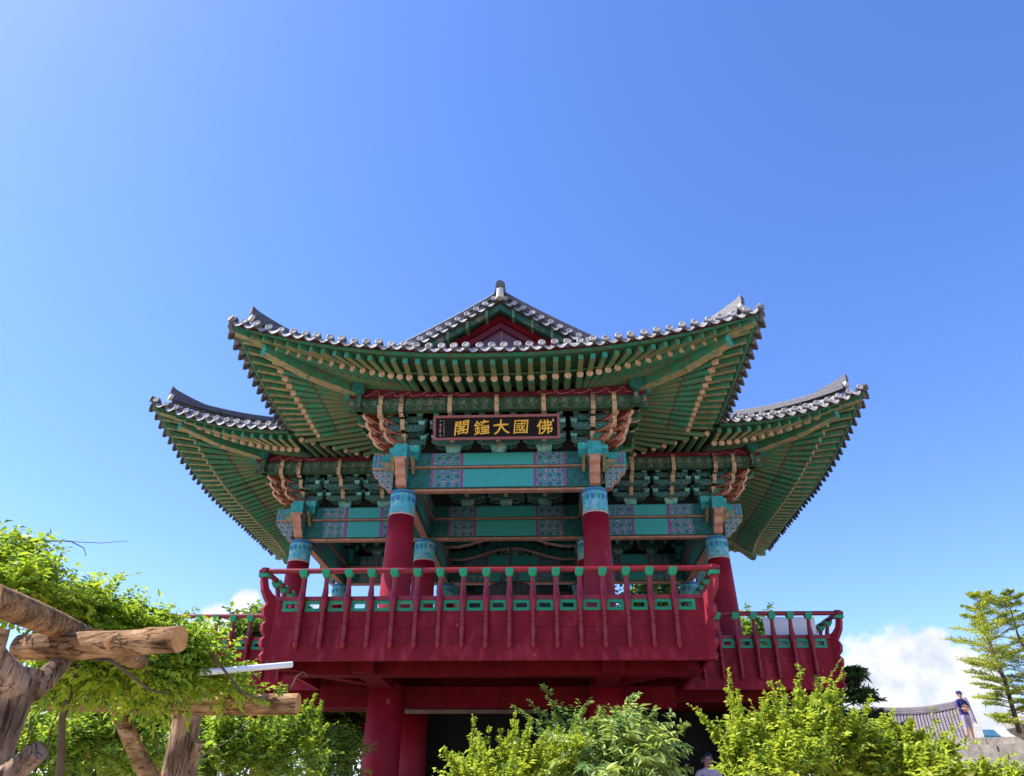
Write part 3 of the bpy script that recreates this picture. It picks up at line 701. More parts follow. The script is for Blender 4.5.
def corner_bracket(x, y, sx, sy):
    mb = MB()
    for d in ((sx, 0, 0), (0, sy, 0)):
        bracket_mesh(mb, (x, y, 0), d, inner=False)
        n = Vector((-d[1], d[0], 0))
        for off in (-.0, .42):
            sgn = 1 if n.dot(Vector((sx, sy, 0))) > 0 else -1
            o = Vector((x, y, 0))+n*(off*sgn)
            for t, z in enumerate((7.02, 7.21, 7.40)):
                a = .35+.26*t
                mb.plate([(0, 0), (a, 0), (a+.10, .05), (a+.13, .17), (a+.05, .13), (0, .13)], o+Vector((0, 0, z)), d, (0, 0, 1), .09, 3, 4)
            mb.plate([(.60, 7.42), (.94, 7.42), (1.0, 7.55), (.93, 7.62), (1.0, 7.70), (.95, 7.80), (.6, 7.80)], o, d, (0, 0, 1), .085, 3, 4)
    b = mb.build('bracket_set', ['bpat', 'edge_teal', 'soro', 'green', 'tan'], pav)
    # diagonal carved arms, red with cream curling edges
    fl = MB(); dg = Vector((sx, sy, 0)).normalized()
    for t, z in enumerate((6.97, 7.16, 7.35, 7.54)):
        for off, k_ in ((-.20, -.10), (0, .12), (.20, -.10)):
            a = .62+.10*t+k_; n = Vector((-dg.y, dg.x, 0)); o = Vector((x, y, z))+n*off
            fl.plate([(0, 0), (a-.22, -.01), (a-.06, .0), (a+.06, .02), (a+.16, .08), (a+.19, .17), (a+.13, .14), (a+.05, .095), (a-.04, .12), (a-.12, .085), (a-.24, .09), (0, .09)], o, dg, (0, 0, 1), .085, 0, [0, 0, 1, 1, 1, 1, 0, 0, 0, 0, 0, 0])
            w_ = n*(.0465)
            for sd in (-1, 1):
                fl.tube([o+w_*sd+dg*(a-.30)+Vector((0, 0, .035)), o+w_*sd+dg*(a-.16)+Vector((0, 0, .02)), o+w_*sd+dg*(a)+Vector((0, 0, .035)), o+w_*sd+dg*(a+.10)+Vector((0, 0, .085)), o+w_*sd+dg*(a+.04)+Vector((0, 0, .09))], [.005, .008, .010, .009, .004], 5, 1)
    fl.build('flame_arm', ['flame_red', 'cream'], b)
for (x, y, sx, sy) in [(-HW, 0, -1, -1), (HW, 0, 1, -1), (-V0, RING, -1, -1), (V0, RING, 1, -1), (-V0, C+HW, -1, 1), (V0, C+HW, 1, 1), (-HW, C+V0, -1, 1), (HW, C+V0, 1, 1)]:
    corner_bracket(x, y, sx, sy)
for u in (-.93, 0, .93): bracket(u, 0, (0, -1, 0)); bracket(u, C+V0, (0, 1, 0))
for v in (-.93, 0, .93): bracket(-V0, C+v, (-1, 0, 0)); bracket(V0, C+v, (1, 0, 0))
for sx in (-1, 1):
    for y in (.95, 1.9): bracket(sx*HW, y, (sx, 0, 0)); bracket(sx*HW, 2*C-y, (sx, 0, 0))
    for x in (2.95, 3.9): bracket(sx*x, RING, (0, -1, 0)); bracket(sx*x, C+HW, (0, 1, 0))
# inner ring brackets, facing the bell
for x in (-.93, 0, .93): bracket(x, RING, (0, -1, 0)); bracket(x, C+HW, (0, -1, 0))

# ---- wall panels behind the brackets, outer board, purlin with scrolls
def line_parts(k):
    A = ARMS[k]
    runs = [((-HW, V0), (HW, V0), (-A.pu-.22, A.pv), (A.pu+.22, A.pv), 0)]
    for sg in (-1, 1): runs.append(((sg*HW, V0), (sg*HW, HW), (sg*A.pu, A.pv+.22), (sg*A.pu, A.pu), 1))
    for w0, w1, o0, o1, side in runs:
        mb = MB(); a, b = T(k, *w0, 0), T(k, *w1, 0); d = (b-a).normalized(); n = Vector((d.y, -d.x, 0))
        def pc(p, q, z0, z1, w, mat, z0b=None, z1b=None):
            mb.hexa([p-n*w+Vector((0, 0, z0)), q-n*w+Vector((0, 0, z0)), q+n*w+Vector((0, 0, z0)), p+n*w+Vector((0, 0, z0)), p-n*w+Vector((0, 0, z1)), q-n*w+Vector((0, 0, z1)), q+n*w+Vector((0, 0, z1)), p+n*w+Vector((0, 0, z1))], mat)
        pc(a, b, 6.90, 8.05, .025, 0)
        mb.build('bracket_wall', ['panel_shade'], pav)
        mb = MB(); p, q = T(k, *o0, 0), T(k, *o1, 0)
        pc(p, q, 7.50, 7.765, .05, 0); pc(p, q, 7.475, 7.497, .058, 1); mb.build('bracket_board', ['gpat', 'green_dark'], pav)
        # purlin: red board that deepens towards its ends under the rising rafters
        mb = MB(); L = (q-p).length; m = 24; w = .07
        top = lambda t: 7.875+.15*abs(2*t-1)**2 if not side else 7.875+.15*max(0, 1-2*t)**2
        for i in range(m):
            t0, t1 = i/m, (i+1)/m; P0, P1 = p.lerp(q, t0), p.lerp(q, t1)
            mb.hexa([P0-n*w+Vector((0, 0, 7.77)), P1-n*w+Vector((0, 0, 7.77)), P1+n*w+Vector((0, 0, 7.77)), P0+n*w+Vector((0, 0, 7.77)), P0-n*w+Vector((0, 0, top(t0))), P1-n*w+Vector((0, 0, top(t1))), P1+n*w+Vector((0, 0, top(t1))), P0+n*w+Vector((0, 0, top(t0)))], 0)
        # painted scrolls
        outw = n if (p+n).length and (p+n-Vector((0, C, 0))).length > (p-n-Vector((0, C, 0))).length else -n
        s_ = .18
        while s_ < L-.2:
            t = s_/L; h = top(t)-7.79
            if h > .095:
                r = h*.43; pts = []
                for j in range(13):
                    an = -.6+j/12*4.6; rr = r*(1-.7*j/12)
                    pts.append(p+d*(s_+math.cos(an)*rr)+outw*(w+.004)+Vector((0, 0, 7.785+h*.48+math.sin(an)*rr)))
                pts = [p+d*(s_+.27)+outw*(w+.004)+Vector((0, 0, 7.79+h*.42)), p+d*(s_+.16)+outw*(w+.004)+Vector((0, 0, 7.79+h*.15))]+pts
                mb.tube(pts, [.009]*len(pts), 5, 1)
            s_ += .33
        # round purlin ends
        if not side:
            for e, dd in ((p, -d), (q, d)): mb.tube([e+Vector((0, 0, 7.90)), e+dd*.10+Vector((0, 0, 7.90))], .135, 14, 2)
        else:
            mb.tube([p+Vector((0, 0, 7.90)), p-d*.10+Vector((0, 0, 7.90))], .135, 14, 2)
        mb.build('purlin', ['board_red', 'scroll_pink', 'dteal'], pav)
for k in range(4): line_parts(k)

# ---- boarded ceiling under the tiles, interior shade put into its near-black colour
mb = MB()
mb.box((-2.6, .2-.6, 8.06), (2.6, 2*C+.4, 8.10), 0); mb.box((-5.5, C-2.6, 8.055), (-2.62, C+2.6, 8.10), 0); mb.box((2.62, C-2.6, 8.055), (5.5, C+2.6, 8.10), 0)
mb.build('ceiling', ['panel_shade'], pav)
# curved inner beams over the bell
for y in (C-.2, C+.9):
    mb = MB()
    for i in range(10):
        x0, x1 = -1.7+.34*i, -1.7+.34*(i+1); f = lambda x: 6.75+.16*math.cos(x*2.1)
        mb.hexa([(x0, y-.1, f(x0)-.1), (x1, y-.1, f(x1)-.1), (x1, y+.1, f(x1)-.1), (x0, y+.1, f(x0)-.1), (x0, y-.1, f(x0)+.1), (x1, y-.1, f(x1)+.1), (x1, y+.1, f(x1)+.1), (x0, y+.1, f(x0)+.1)], [1, 0, 0, 0, 0, 0])
    mb.build('cross_beam', ['dteal', 'pinktan'], pav)

# ---- deck: floor, edge beams, joists, supports
DX = HW+1.435; DY = -2.27       # deck edge
mb = MB()
def cross_slab(z0, z1, mat, name):
    mb = MB(); f = DX-.07; g = XW-.07; y0 = DY+.07; y1 = yw+.07
    mb.box((-f, y0, z0), (f, 2*C-y0, z1), 0)
    mb.box((-g, y1, z0+.002), (-f-.002, 2*C-y1, z1+.0), 0); mb.box((f+.002, y1, z0+.002), (g, 2*C-y1, z1+.0), 0)
    mb.build(name, [mat], pav)
yw = RING-2.27; XW = DX+RING-.10
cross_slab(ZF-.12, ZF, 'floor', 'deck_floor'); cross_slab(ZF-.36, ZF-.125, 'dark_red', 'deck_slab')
def floor_beam(p, q, w, z0, z1, mat='dark_red'):
    mb = MB(); a, b = Vector((*p, (z0+z1)/2)), Vector((*q, (z0+z1)/2)); mb.bar(a, b, w, z1-z0, 0); mb.build('floor_beam', [mat], pav)
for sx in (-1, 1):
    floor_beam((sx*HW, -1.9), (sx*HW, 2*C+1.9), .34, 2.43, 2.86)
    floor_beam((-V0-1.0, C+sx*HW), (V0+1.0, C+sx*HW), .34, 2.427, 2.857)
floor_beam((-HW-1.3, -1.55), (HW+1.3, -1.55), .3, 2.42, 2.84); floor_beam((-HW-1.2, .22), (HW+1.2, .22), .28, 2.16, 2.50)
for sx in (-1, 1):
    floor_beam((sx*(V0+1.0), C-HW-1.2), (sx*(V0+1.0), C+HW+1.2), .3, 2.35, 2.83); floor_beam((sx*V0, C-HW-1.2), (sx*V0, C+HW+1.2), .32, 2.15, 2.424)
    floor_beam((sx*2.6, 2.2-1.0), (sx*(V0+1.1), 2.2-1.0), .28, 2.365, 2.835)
    floor_beam((sx*HW, 0), (sx*(HW+1.2), -1.9), .22, 2.46, 2.80); floor_beam((sx*V0, RING), (sx*(V0+1.0), RING-1.7), .22, 2.46, 2.80)
mb = MB(); mb.box((-HW-.0, 1.9, 2.27), (.9, 2.0, 2.335), 0); mb.build('pale_trim', ['pale'], pav)
# ground floor room walls, the darkness inside painted as near-black
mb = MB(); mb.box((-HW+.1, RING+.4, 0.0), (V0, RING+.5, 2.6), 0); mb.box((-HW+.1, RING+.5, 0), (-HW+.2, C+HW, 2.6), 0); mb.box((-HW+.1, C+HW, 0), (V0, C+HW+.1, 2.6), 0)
mb.build('ground_floor_wall', ['panel_shade'], pav)

# ---- railings
def baluster_mesh():
    """local: +y is outwards, z up from the deck level datum"""
    mb = MB()
    pts = [(0, .045, 2.68), (0, .05, 2.70), (0, .055, 2.745), (0, .055, 2.775), (0, .055, 2.795), (0, .06, 2.84), (0, .065, 2.93), (0, .07, 3.02), (0, .07, 3.06), (0, .072, 3.08), (0, .075, 3.105), (0, .077, 3.13), (0, .078, 3.15), (0, .08, 3.175), (0, .082, 3.20), (0, .085, 3.22), (0, .10, 3.29), (0, .10, 3.36), (0, .08, 3.43), (0, .07, 3.52), (0, .08, 3.61), (0, .105, 3.70), (0, .13, 3.78)]
    rad = [.012, .030, .046, .046, .034, .040, .046, .042, .040, .030, .046, .046, .030, .044, .044, .034, .052, .058, .058, .050, .040, .036, .034]
    mb.tube(pts, rad, 12, 0, None, True, .92)
    mb.plate([(0, 2.74), (.04, 2.74), (.05, 3.22), (.06, 3.4), (.0, 3.4)], (0, -.0, 0), (0, 1, 0), (0, 0, 1), .045, 0)
    # green lotus leaf cup under the handrail
    for (z0, z1, a0, a1) in ((3.725, 3.78, .034, .062), (3.781, 3.80, .062, .062)):
        mb.hexa([(-a0, .13-a0, z0), (a0, .13-a0, z0), (a0, .13+a0, z0), (-a0, .13+a0, z0), (-a1, .13-a1, z1), (a1, .13-a1, z1), (a1, .13+a1, z1), (-a1, .13+a1, z1)], 1)
    for s_ in (-1, 1):
        y0, y1 = .13+s_*.066, .13+s_*.05
        mb.hexa([(-.066, min(y0, y1), 3.801), (.066, min(y0, y1), 3.801), (.066, max(y0, y1), 3.801), (-.066, max(y0, y1), 3.801), (-.05, min(y0, y1), 3.85), (.05, min(y0, y1), 3.85), (.05, max(y0, y1), 3.85), (-.05, max(y0, y1), 3.85)], 1)
    return mb
def frame_mesh(w):
    mb = MB(); h0, h1 = 3.245, 3.405; W = w/2; a, b0, b1 = W-.042, 3.290, 3.362; n = 5
    inn = []
    r = .02
    for (cx_, cz_, t0) in ((a-r, b1-r, 0), (-a+r, b1-r, 90), (-a+r, b0+r, 180), (a-r, b0+r, 270)):
        for q in range(n): t = R(t0+90*q/(n-1)); inn.append((cx_+r*math.cos(t), cz_+r*math.sin(t)))
    outp = []
    for (x, z) in inn:
        outp.append((math.copysign(W, x), h1 if z > 3.325 else h0))
    N = len(inn)
    def ring(y): return [(x, y, z) for x, z in outp], [(x, y, z) for x, z in inn]
    of, nf = ring(.028); ob, nb = ring(-.028); vs = of+nf+ob+nb; fs = []
    for i in range(N):
        j = (i+1) % N
        fs += [(i, j, N+j, N+i), (2*N+i, 3*N+i, 3*N+j, 2*N+j), (N+i, N+j, 3*N+j, 3*N+i), (i, 2*N+i, 2*N+j, j)]
    mb.add(vs, fs, 0)
    return mb
bal_src = None; frm_src = {}
def railing(p, q, first, count, corner0=True, corner1=True):
    """straight run from deck corner p to q, outward to its right-hand side; balusters evenly from `first`"""
    global bal_src
    a, b = Vector((*p, 0)), Vector((*q, 0)); d = (b-a).normalized(); n = Vector((d.y, -d.x, 0)); L = (b-a).length
    mb = MB()
    def pc(s0, s1, z0, z1, o0, o1, mat):
        A, B = a+d*s0, a+d*s1
        mb.hexa([A+n*o0+Vector((0, 0, z0)), B+n*o0+Vector((0, 0, z0)), B+n*o1+Vector((0, 0, z0)), A+n*o1+Vector((0, 0, z0)), A+n*o0+Vector((0, 0, z1)), B+n*o0+Vector((0, 0, z1)), B+n*o1+Vector((0, 0, z1)), A+n*o1+Vector((0, 0, z1))], mat)
    for s0, s1, zz0, zz1, oo in ((0, L, 2.53, 2.765, 0.0), (0, L, 2.768, 3.005, -.004), (0, L, 3.008, 3.242, .002)): pc(s0, s1, zz0, zz1, -.06, oo, 0)
    pc(0, L, 3.407, 3.47, -.05, .02, 1)
    pitch = (L-2*first)/(count-1); pos = [first+pitch*i for i in range(count)]
    fw = pitch-.10
    edges = [0]+pos+[L]
    for i in range(count): pc(pos[i]-.05, pos[i]+.05, 3.243, 3.406, -.04, .0, 0)
    pc(0, max(.02, pos[0]-fw-.055), 3.243, 3.406, -.04, .0, 0); pc(min(L-.02, pos[-1]+fw+.055), L, 3.243, 3.406, -.04, .0, 0)
    rl = mb.build('railing', ['fascia', 'post_red'], pav)
    ang = math.atan2(-d.y, -d.x)
    def put(src, s_, o_=0.0):
        c = src.copy(); COL.objects.link(c); c.parent = rl
        w = a+d*s_+n*o_; c.location = (w.x, w.y-C, 0); c.rotation_euler = (0, 0, ang); return c
    for i in range(count):
        w = a+d*pos[i]
        if bal_src is None:
            bal_src = baluster_mesh().build('baluster', ['post_red', 'bright_green'], rl, loc=(w.x, w.y-C, 0)); bal_src.rotation_euler = (0, 0, ang)
        else: put(bal_src, pos[i])
    key = round(fw, 3)
    mids = [pos[0]-pitch/2]+[(pos[i]+pos[i+1])/2 for i in range(count-1)]+[pos[-1]+pitch/2]
    for s_ in mids:
        if s_ < fw/2 or s_ > L-fw/2: continue
        w = a+d*s_-n*.02
        if key not in frm_src:
            frm_src[key] = frame_mesh(fw).build('vent_frame', ['bright_green'], rl, loc=(w.x, w.y-C, 0)); frm_src[key].rotation_euler = (0, 0, ang)
        else: put(frm_src[key], s_, -.02)
    mb = MB(); h0 = -.22 if corner0 else .1; h1 = L+.22 if corner1 else L-.1
    mb.tube([a+d*h0+n*.13+Vector((0, 0, 3.835)), a+d*h1+n*.13+Vector((0, 0, 3.835))], .042, 12, 0)
    mb.build('handrail', ['post_red'], rl)
    return rl
def rail_corner(x, y, sx, sy):
    dg = Vector((sx, sy, 0)).normalized(); mb = MB()
    prof_ = [(-.05, 2.53), (.02, 2.53), (.05, 2.60), (.01, 2.66), (.07, 2.74), (.08, 2.82), (.03, 2.88), (.09, 2.95), (.10, 3.04), (.04, 3.11), (.11, 3.17), (.13, 3.28), (.08, 3.37), (.13, 3.44), (.19, 3.54), (.225, 3.68), (.225, 3.88), (.15, 3.89), (.145, 3.72), (.10, 3.58), (.02, 3.50), (-.05, 3.47)]
    mb.plate(prof_, (x, y, 0), dg, (0, 0, 1), .10, 0)
    o = Vector((x, y, 0))+dg*.185
    mb.box((o.x-.072, o.y-.072, 3.735), (o.x+.072, o.y+.072, 3.79), 1)
    mb.build('rail_corner_post', ['crimson', 'bright_green'], pav)
yw = RING-2.27+.0            # wing deck front edge y = .68
XW = DX+RING-.10             # wing deck side edge
YB = 2*C-yw
railing((-DX, DY), (DX, DY), .49, 17)
railing((-DX, yw), (-DX, DY), .42, 7, False, True); railing((DX, DY), (DX, yw), .42, 7, True, False)
railing((-XW, yw), (-DX, yw), .42, 7, True, False); railing((DX, yw), (XW, yw), .42, 7, False, True)
railing((-XW, YB), (-XW, yw), .45, 20); railing((XW, yw), (XW, YB), .45, 20)
railing((-DX, YB), (-XW, YB), .42, 7, False, True); railing((XW, YB), (DX, YB), .42, 7, True, False)
for x, y, sx, sy in [(-DX, DY, -1, -1), (DX, DY, 1, -1), (-XW, yw, -1, -1), (XW, yw, 1, -1), (-XW, YB, -1, 1), (XW, YB, 1, 1)]: rail_corner(x, y, sx, sy)

# ================================================================== signboard
sb = thing('signboard', (0.0, -.80, 6.86), 'black signboard with five gold characters in a red patterned frame under the front eave', 'signboard')
lean = math.atan2(.13, .47); SBX = (0, -math.sin(lean), math.cos(lean)); SH = .49; SW = 1.235
ax = Vector((1, 0, 0)); ay = Vector(SBX); so_ = Vector((0, -.80, 6.86)); nrm = ax.cross(ay)
mb = MB(); mb.plate([(-SW+.05, .05), (SW-.05, .05), (SW-.05, SH-.05), (-SW+.05, SH-.05)], so_, ax, ay, .03, 0); mb.build('board', ['black'], sb)
mb = MB()
for poly in ([(-SW, 0), (SW, 0), (SW-.05, .05), (-SW+.05, .05)], [(-SW, SH), (-SW+.05, SH-.05), (SW-.05, SH-.05), (SW, SH)], [(-SW, 0), (-SW+.05, .05), (-SW+.05, SH-.05), (-SW, SH)], [(SW, 0), (SW, SH), (SW-.05, SH-.05), (SW-.05, .05)]):
    mb.plate(poly, so_+nrm*.02, ax, ay, .07, 0)
mb.build('sign_frame', ['sign_frame'], sb)
def glyph(ch, size, off):
    cu = bpy.data.curves.new('t', 'FONT'); cu.body = ch; cu.size = size; cu.align_x = 'CENTER'; cu.align_y = 'CENTER'; cu.extrude = .006; cu.offset = off; cu.resolution_u = 4
    t = bpy.data.objects.new('t', cu); COL.objects.link(t); bpy.context.view_layer.update()
    me = bpy.data.meshes.new_from_object(t.evaluated_get(bpy.context.evaluated_depsgraph_get())); bpy.data.objects.remove(t)
    vs = [v.co.copy() for v in me.vertices]; fs = [tuple(p.vertices) for p in me.polygons]; bpy.data.meshes.remove(me)
    return vs, fs
for i, ch in enumerate('閣鐘大國佛'):
    vs, fs = glyph(ch, .315, (.0022, .0020, .0035, .0006, .0032)[i])
    if not vs: continue
    cx0 = (min(v.x for v in vs)+max(v.x for v in vs))/2; cy0 = (min(v.y for v in vs)+max(v.y for v in vs))/2
    c = so_+ax*(-.68, -.29, .10, .48, .93)[i]+ay*(SH/2)+nrm*.024; mb = MB()
    tw = (-.03, .04, -.05, .03, -.02)[i]
    def brush(v):
        x, y = v.x-cx0, v.y-cy0; y2 = y+.10*x+.010*math.sin(9*x+i)+.05*tw*x*0; x2 = x+.012*math.sin(11*y+2*i)
        return c+ax*(x2*1.02)+ay*(y2*.97)+nrm*v.z
    mb.add([brush(v) for v in vs], fs, 0); mb.build('character', ['gold'], sb)
# small white ink columns and seals at the left end
for cxx, n_, s_ in ((-1.10, 5, .030), (-1.03, 8, .020)):
    for q in range(n_):
        mb = MB()
        yy = .10+(SH-.2)*q/(n_-1)
        for r_ in range(3):
            a_ = random.uniform(0, PI); ln = s_*random.uniform(.6, 1.1); th = s_*.16
            o = so_+ax*(cxx+random.uniform(-.3, .3)*s_)+ay*(yy+random.uniform(-.3, .3)*s_)+nrm*.0175
            mb.plate([(-ln/2, -th), (ln/2, -th), (ln/2, th), (-ln/2, th)], o, ax*math.cos(a_)+ay*math.sin(a_), ay*math.cos(a_)-ax*math.sin(a_), .003, 0)
        mb.build('ink_mark', ['white_ink', 'scroll_pink'], sb)
mb = MB()
for yy in (.20, .30):
    o = so_+ax*(-1.10)+ay*yy+nrm*.0178; mb.plate([(.022*math.cos(t*PI/4), .022*math.sin(t*PI/4)) for t in range(8)], o, ax, ay, .004, 1)
o = so_+ax*(1.11)+ay*.37+nrm*.0178; mb.plate([(-.014, -.03), (.014, -.03), (.014, .03), (-.014, .03)], o, ax, ay, .004, 0)
mb.build('seal', ['white_ink', 'scroll_pink'], sb)

# ================================================================== bell
bell = thing('temple_bell', (0, C, 3.55), 'large dark bronze bell hanging inside the pavilion behind the railing', 'bell')
mb = MB(); mb.lathe((0, C, 3.55), [(.70, 0), (.72, .05), (.71, .22), (.705, .24), (.70, .6), (.67, 1.2), (.62, 1.65), (.60, 1.67), (.59, 1.85), (.50, 1.98), (.22, 2.05)], 40, 0)
for q in range(4):
    t = PI/4+q*PI/2; c = Vector((math.cos(t)*.66, C+math.sin(t)*.66, 3.55+1.35)); n = Vector((math.cos(t), math.sin(t), 0)); x = Vector((-n.y, n.x, 0))
    for a_ in (-.14, 0, .14):
        for b_ in (-.12, 0, .12): mb.tube([c+x*a_+Vector((0, 0, b_))-n*.05, c+x*a_+Vector((0, 0, b_))+n*.035], [.03, .02], 8, 0)
mb.build('bell_body', ['bronze'], bell)
mb = MB(); mb.tube([(-.2, C, 5.55), (-.2, C, 5.75), (-.1, C, 5.9), (.08, C, 5.92), (.18, C, 5.8), (.15, C, 5.6)], [.06, .07, .07, .06, .06, .05], 10, 0); mb.tube([(.0, C, 5.55), (0, C, 5.98)], .06, 10, 0)
mb.tube([(0, C, 5.94), (0, C, 6.6)], .03, 8, 0)
mb.build('hanging_loop', ['bronze'], bell)

# white panel behind the wing railing
wp = thing('display_board', (5.45, .95, ZF), 'white rectangular panel standing behind the right wing railing', 'panel')
mb = MB(); mb.box((5.02, .86, ZF+.04), (5.98, .89, 3.84), 0); mb.build('sheet', ['white'], wp)
mb = MB(); mb.box((5.05, .9, ZF+.0), (5.10, .95, 3.80), 0); mb.box((5.90, .9, ZF), (5.95, .95, 3.80), 0); mb.build('support', ['pipe'], wp)

# ================================================================== ground and terraces
mb = MB(); n = 40
gx = lambda t: math.copysign(abs(t)**3, t)*3000
vs = [(gx(-1+2*i/n), 20+gx(-1+2*j/n), -1.0) for j in range(n+1) for i in range(n+1)]
fs = [(j*(n+1)+i, j*(n+1)+i+1, (j+1)*(n+1)+i+1, (j+1)*(n+1)+i) for j in range(n) for i in range(n)]
mb.add(vs, fs, 0); tag(mb.build('ground', ['soil']), kind='structure', label='pale sandy ground')
mb = MB(); mb.box((-8.2, -3.4, -1.2), (8.2, 2*C+3.4, -.14), 0); mb.box((-8.35, -3.55, -.14), (8.35, 2*C+3.55, 0), 0)
tag(mb.build('stone_platform', ['stone']), 'low granite platform under the red bell pavilion', 'platform')
# raised terrace at the right, its face built of stone steps
TZ = at(985, 736, 30).z
TD = (at(985, 740, 30)-CAM); TD.z = 0; TD.normalize(); TX = Vector((TD.y, -TD.x, 0)); TO = Vector((at(985, 740, 30).x, at(985, 740, 30).y, 0))
mb = MB()
P = lambda a, b, z: TO+TX*a+TD*b+Vector((0, 0, z))
mb.hexa([P(-5.6, .9, -1.1), P(60, .9, -1.1), P(60, 120, -1.1), P(-5.6, 120, -1.1), P(-5.6, .9, TZ-.03), P(60, .9, TZ-.03), P(60, 120, TZ-.03), P(-5.6, 120, TZ-.03)], 0)
tag(mb.build('terrace', ['soil']), kind='structure', label='raised earth terrace on the right')
mb = MB()
ns = 16
for i in range(ns):
    z1 = TZ-i*(TZ+1)/ns; z0 = z1-(TZ+1)/ns-.02; b0 = .5-.32*i
    x = -4.4
    while x < 24:
        w = random.uniform(1.1, 1.9); dz = random.uniform(-.012, .012); db = random.uniform(-.02, .02)
        mb.hexa([P(x+.01, b0+db, z0), P(x+w-.01, b0+db, z0), P(x+w-.01, b0+.9, z0), P(x+.01, b0+.9, z0), P(x+.01, b0+db, z1+dz), P(x+w-.01, b0+db, z1+dz), P(x+w-.01, b0+.9, z1+dz), P(x+.01, b0+.9, z1+dz)], 0)
        x += w
tag(mb.build('stone_steps', ['stone']), 'wide flight of weathered granite steps below the terrace at the right edge', 'steps')
mb = MB()   # boulder
ico = []
bc = at(1027, 729, 29.7)
vs = []; fs = []; nn = 9
for j in range(nn+1):
    for i in range(14):
        th = PI*j/nn; ph = 2*PI*i/14; r = 1+.12*math.sin(2*ph+th+.4)+.09*math.cos(3*ph-2*th)+random.uniform(-.05, .05)
        vs.append((bc.x+.55*r*math.sin(th)*math.cos(ph), bc.y+.45*r*math.sin(th)*math.sin(ph), TZ+.20+.34*r*math.cos(th)))
for j in range(nn):
    for i in range(14): fs.append((j*14+i, j*14+(i+1) % 14, (j+1)*14+(i+1) % 14, (j+1)*14+i))
mb.add(vs, fs, 0, False); tag(mb.build('boulder', ['stone']), 'grey boulder on top of the stone steps under the conifer', 'boulder')

# far tiled hall: only its roof rises over the shrubs
hp = at(915, 716, 46); hz = hp.z
hall = thing('temple_hall', (hp.x, hp.y, 2.0), 'far temple hall whose weathered grey tiled roof shows above the shrubs', 'hall')
_v = hp-CAM; hx = Vector((_v.y, -_v.x, 0)).normalized(); hy = Vector((-hx.y, hx.x, 0))
H = lambda a, b, z: Vector((hp.x, hp.y, 0))+hx*a+hy*b+Vector((0, 0, z))
def hsag(a): return hz+.12+.30*(abs(a)/2.6)**2.0*(1.2 if a > 0 else .7)
mb = MB(); cols = []
for i in range(0, 4*32+1):
    a = -2.45+4.9*i/128; col = []
    for j in range(7):
        t = j/6; b = -2.6*t; z = hsag(a)-1.9*t+.25*t*t+.09*max(0, math.sin(2*PI*i/4))*1.0
        col.append(H(a, b, z))
    cols.append(col)
for sgn in (1, -1):
    cc = [[Vector(p) if sgn > 0 else H((p-Vector((hp.x, hp.y, 0))).dot(hx), -(p-Vector((hp.x, hp.y, 0))).dot(hy), p.z) for p in c] for c in cols]
    vs = [p for c in cc for p in c]; fs = [(i*7+j, (i+1)*7+j, (i+1)*7+j+1, i*7+j+1) for i in range(128) for j in range(6)]; mb.add(vs, fs, 0)
MT['tile_far'] = paint('far roof tile', (0.19, 0.155, 0.165), (0.13, 0.11, 0.12), 3, 0.75, 0.2)
hr = mb.build('roof', ['tile_far'], hall)
mb = MB(); ridge_path(mb, [H(-2.45+4.9*i/16, 0, hsag(-2.45+4.9*i/16)-.05) for i in range(17)], .35, .36); mb.build('ridge', ['tile_far', 'mortar'], hr)
for a in (-2.45, 2.45):
    mb = MB(); ridge_path(mb, [H(a, -2.6*i/8, hsag(a)-1.9*i/8+.25*(i/8)**2+.05) for i in range(9)], .3, .3); mb.plate([(-.2, -.25), (.2, -.25), (.22, .25), (0, .5), (-.22, .25)], H(a, -2.62, hsag(a)-1.55), hx, (0, 0, 1), .1, 1); mb.build('descending_ridge', ['tile_far', 'mortar'], hr)
mb = MB(); A_ = [H(-2.1, -1.8, 0), H(2.1, -1.8, 0), H(2.1, 1.8, 0), H(-2.1, 1.8, 0)]
mb.hexa([p+Vector((0, 0, -1)) for p in A_]+[p+Vector((0, 0, hz-1.2)) for p in A_], 0); mb.build('wall', ['plaster'], hall)

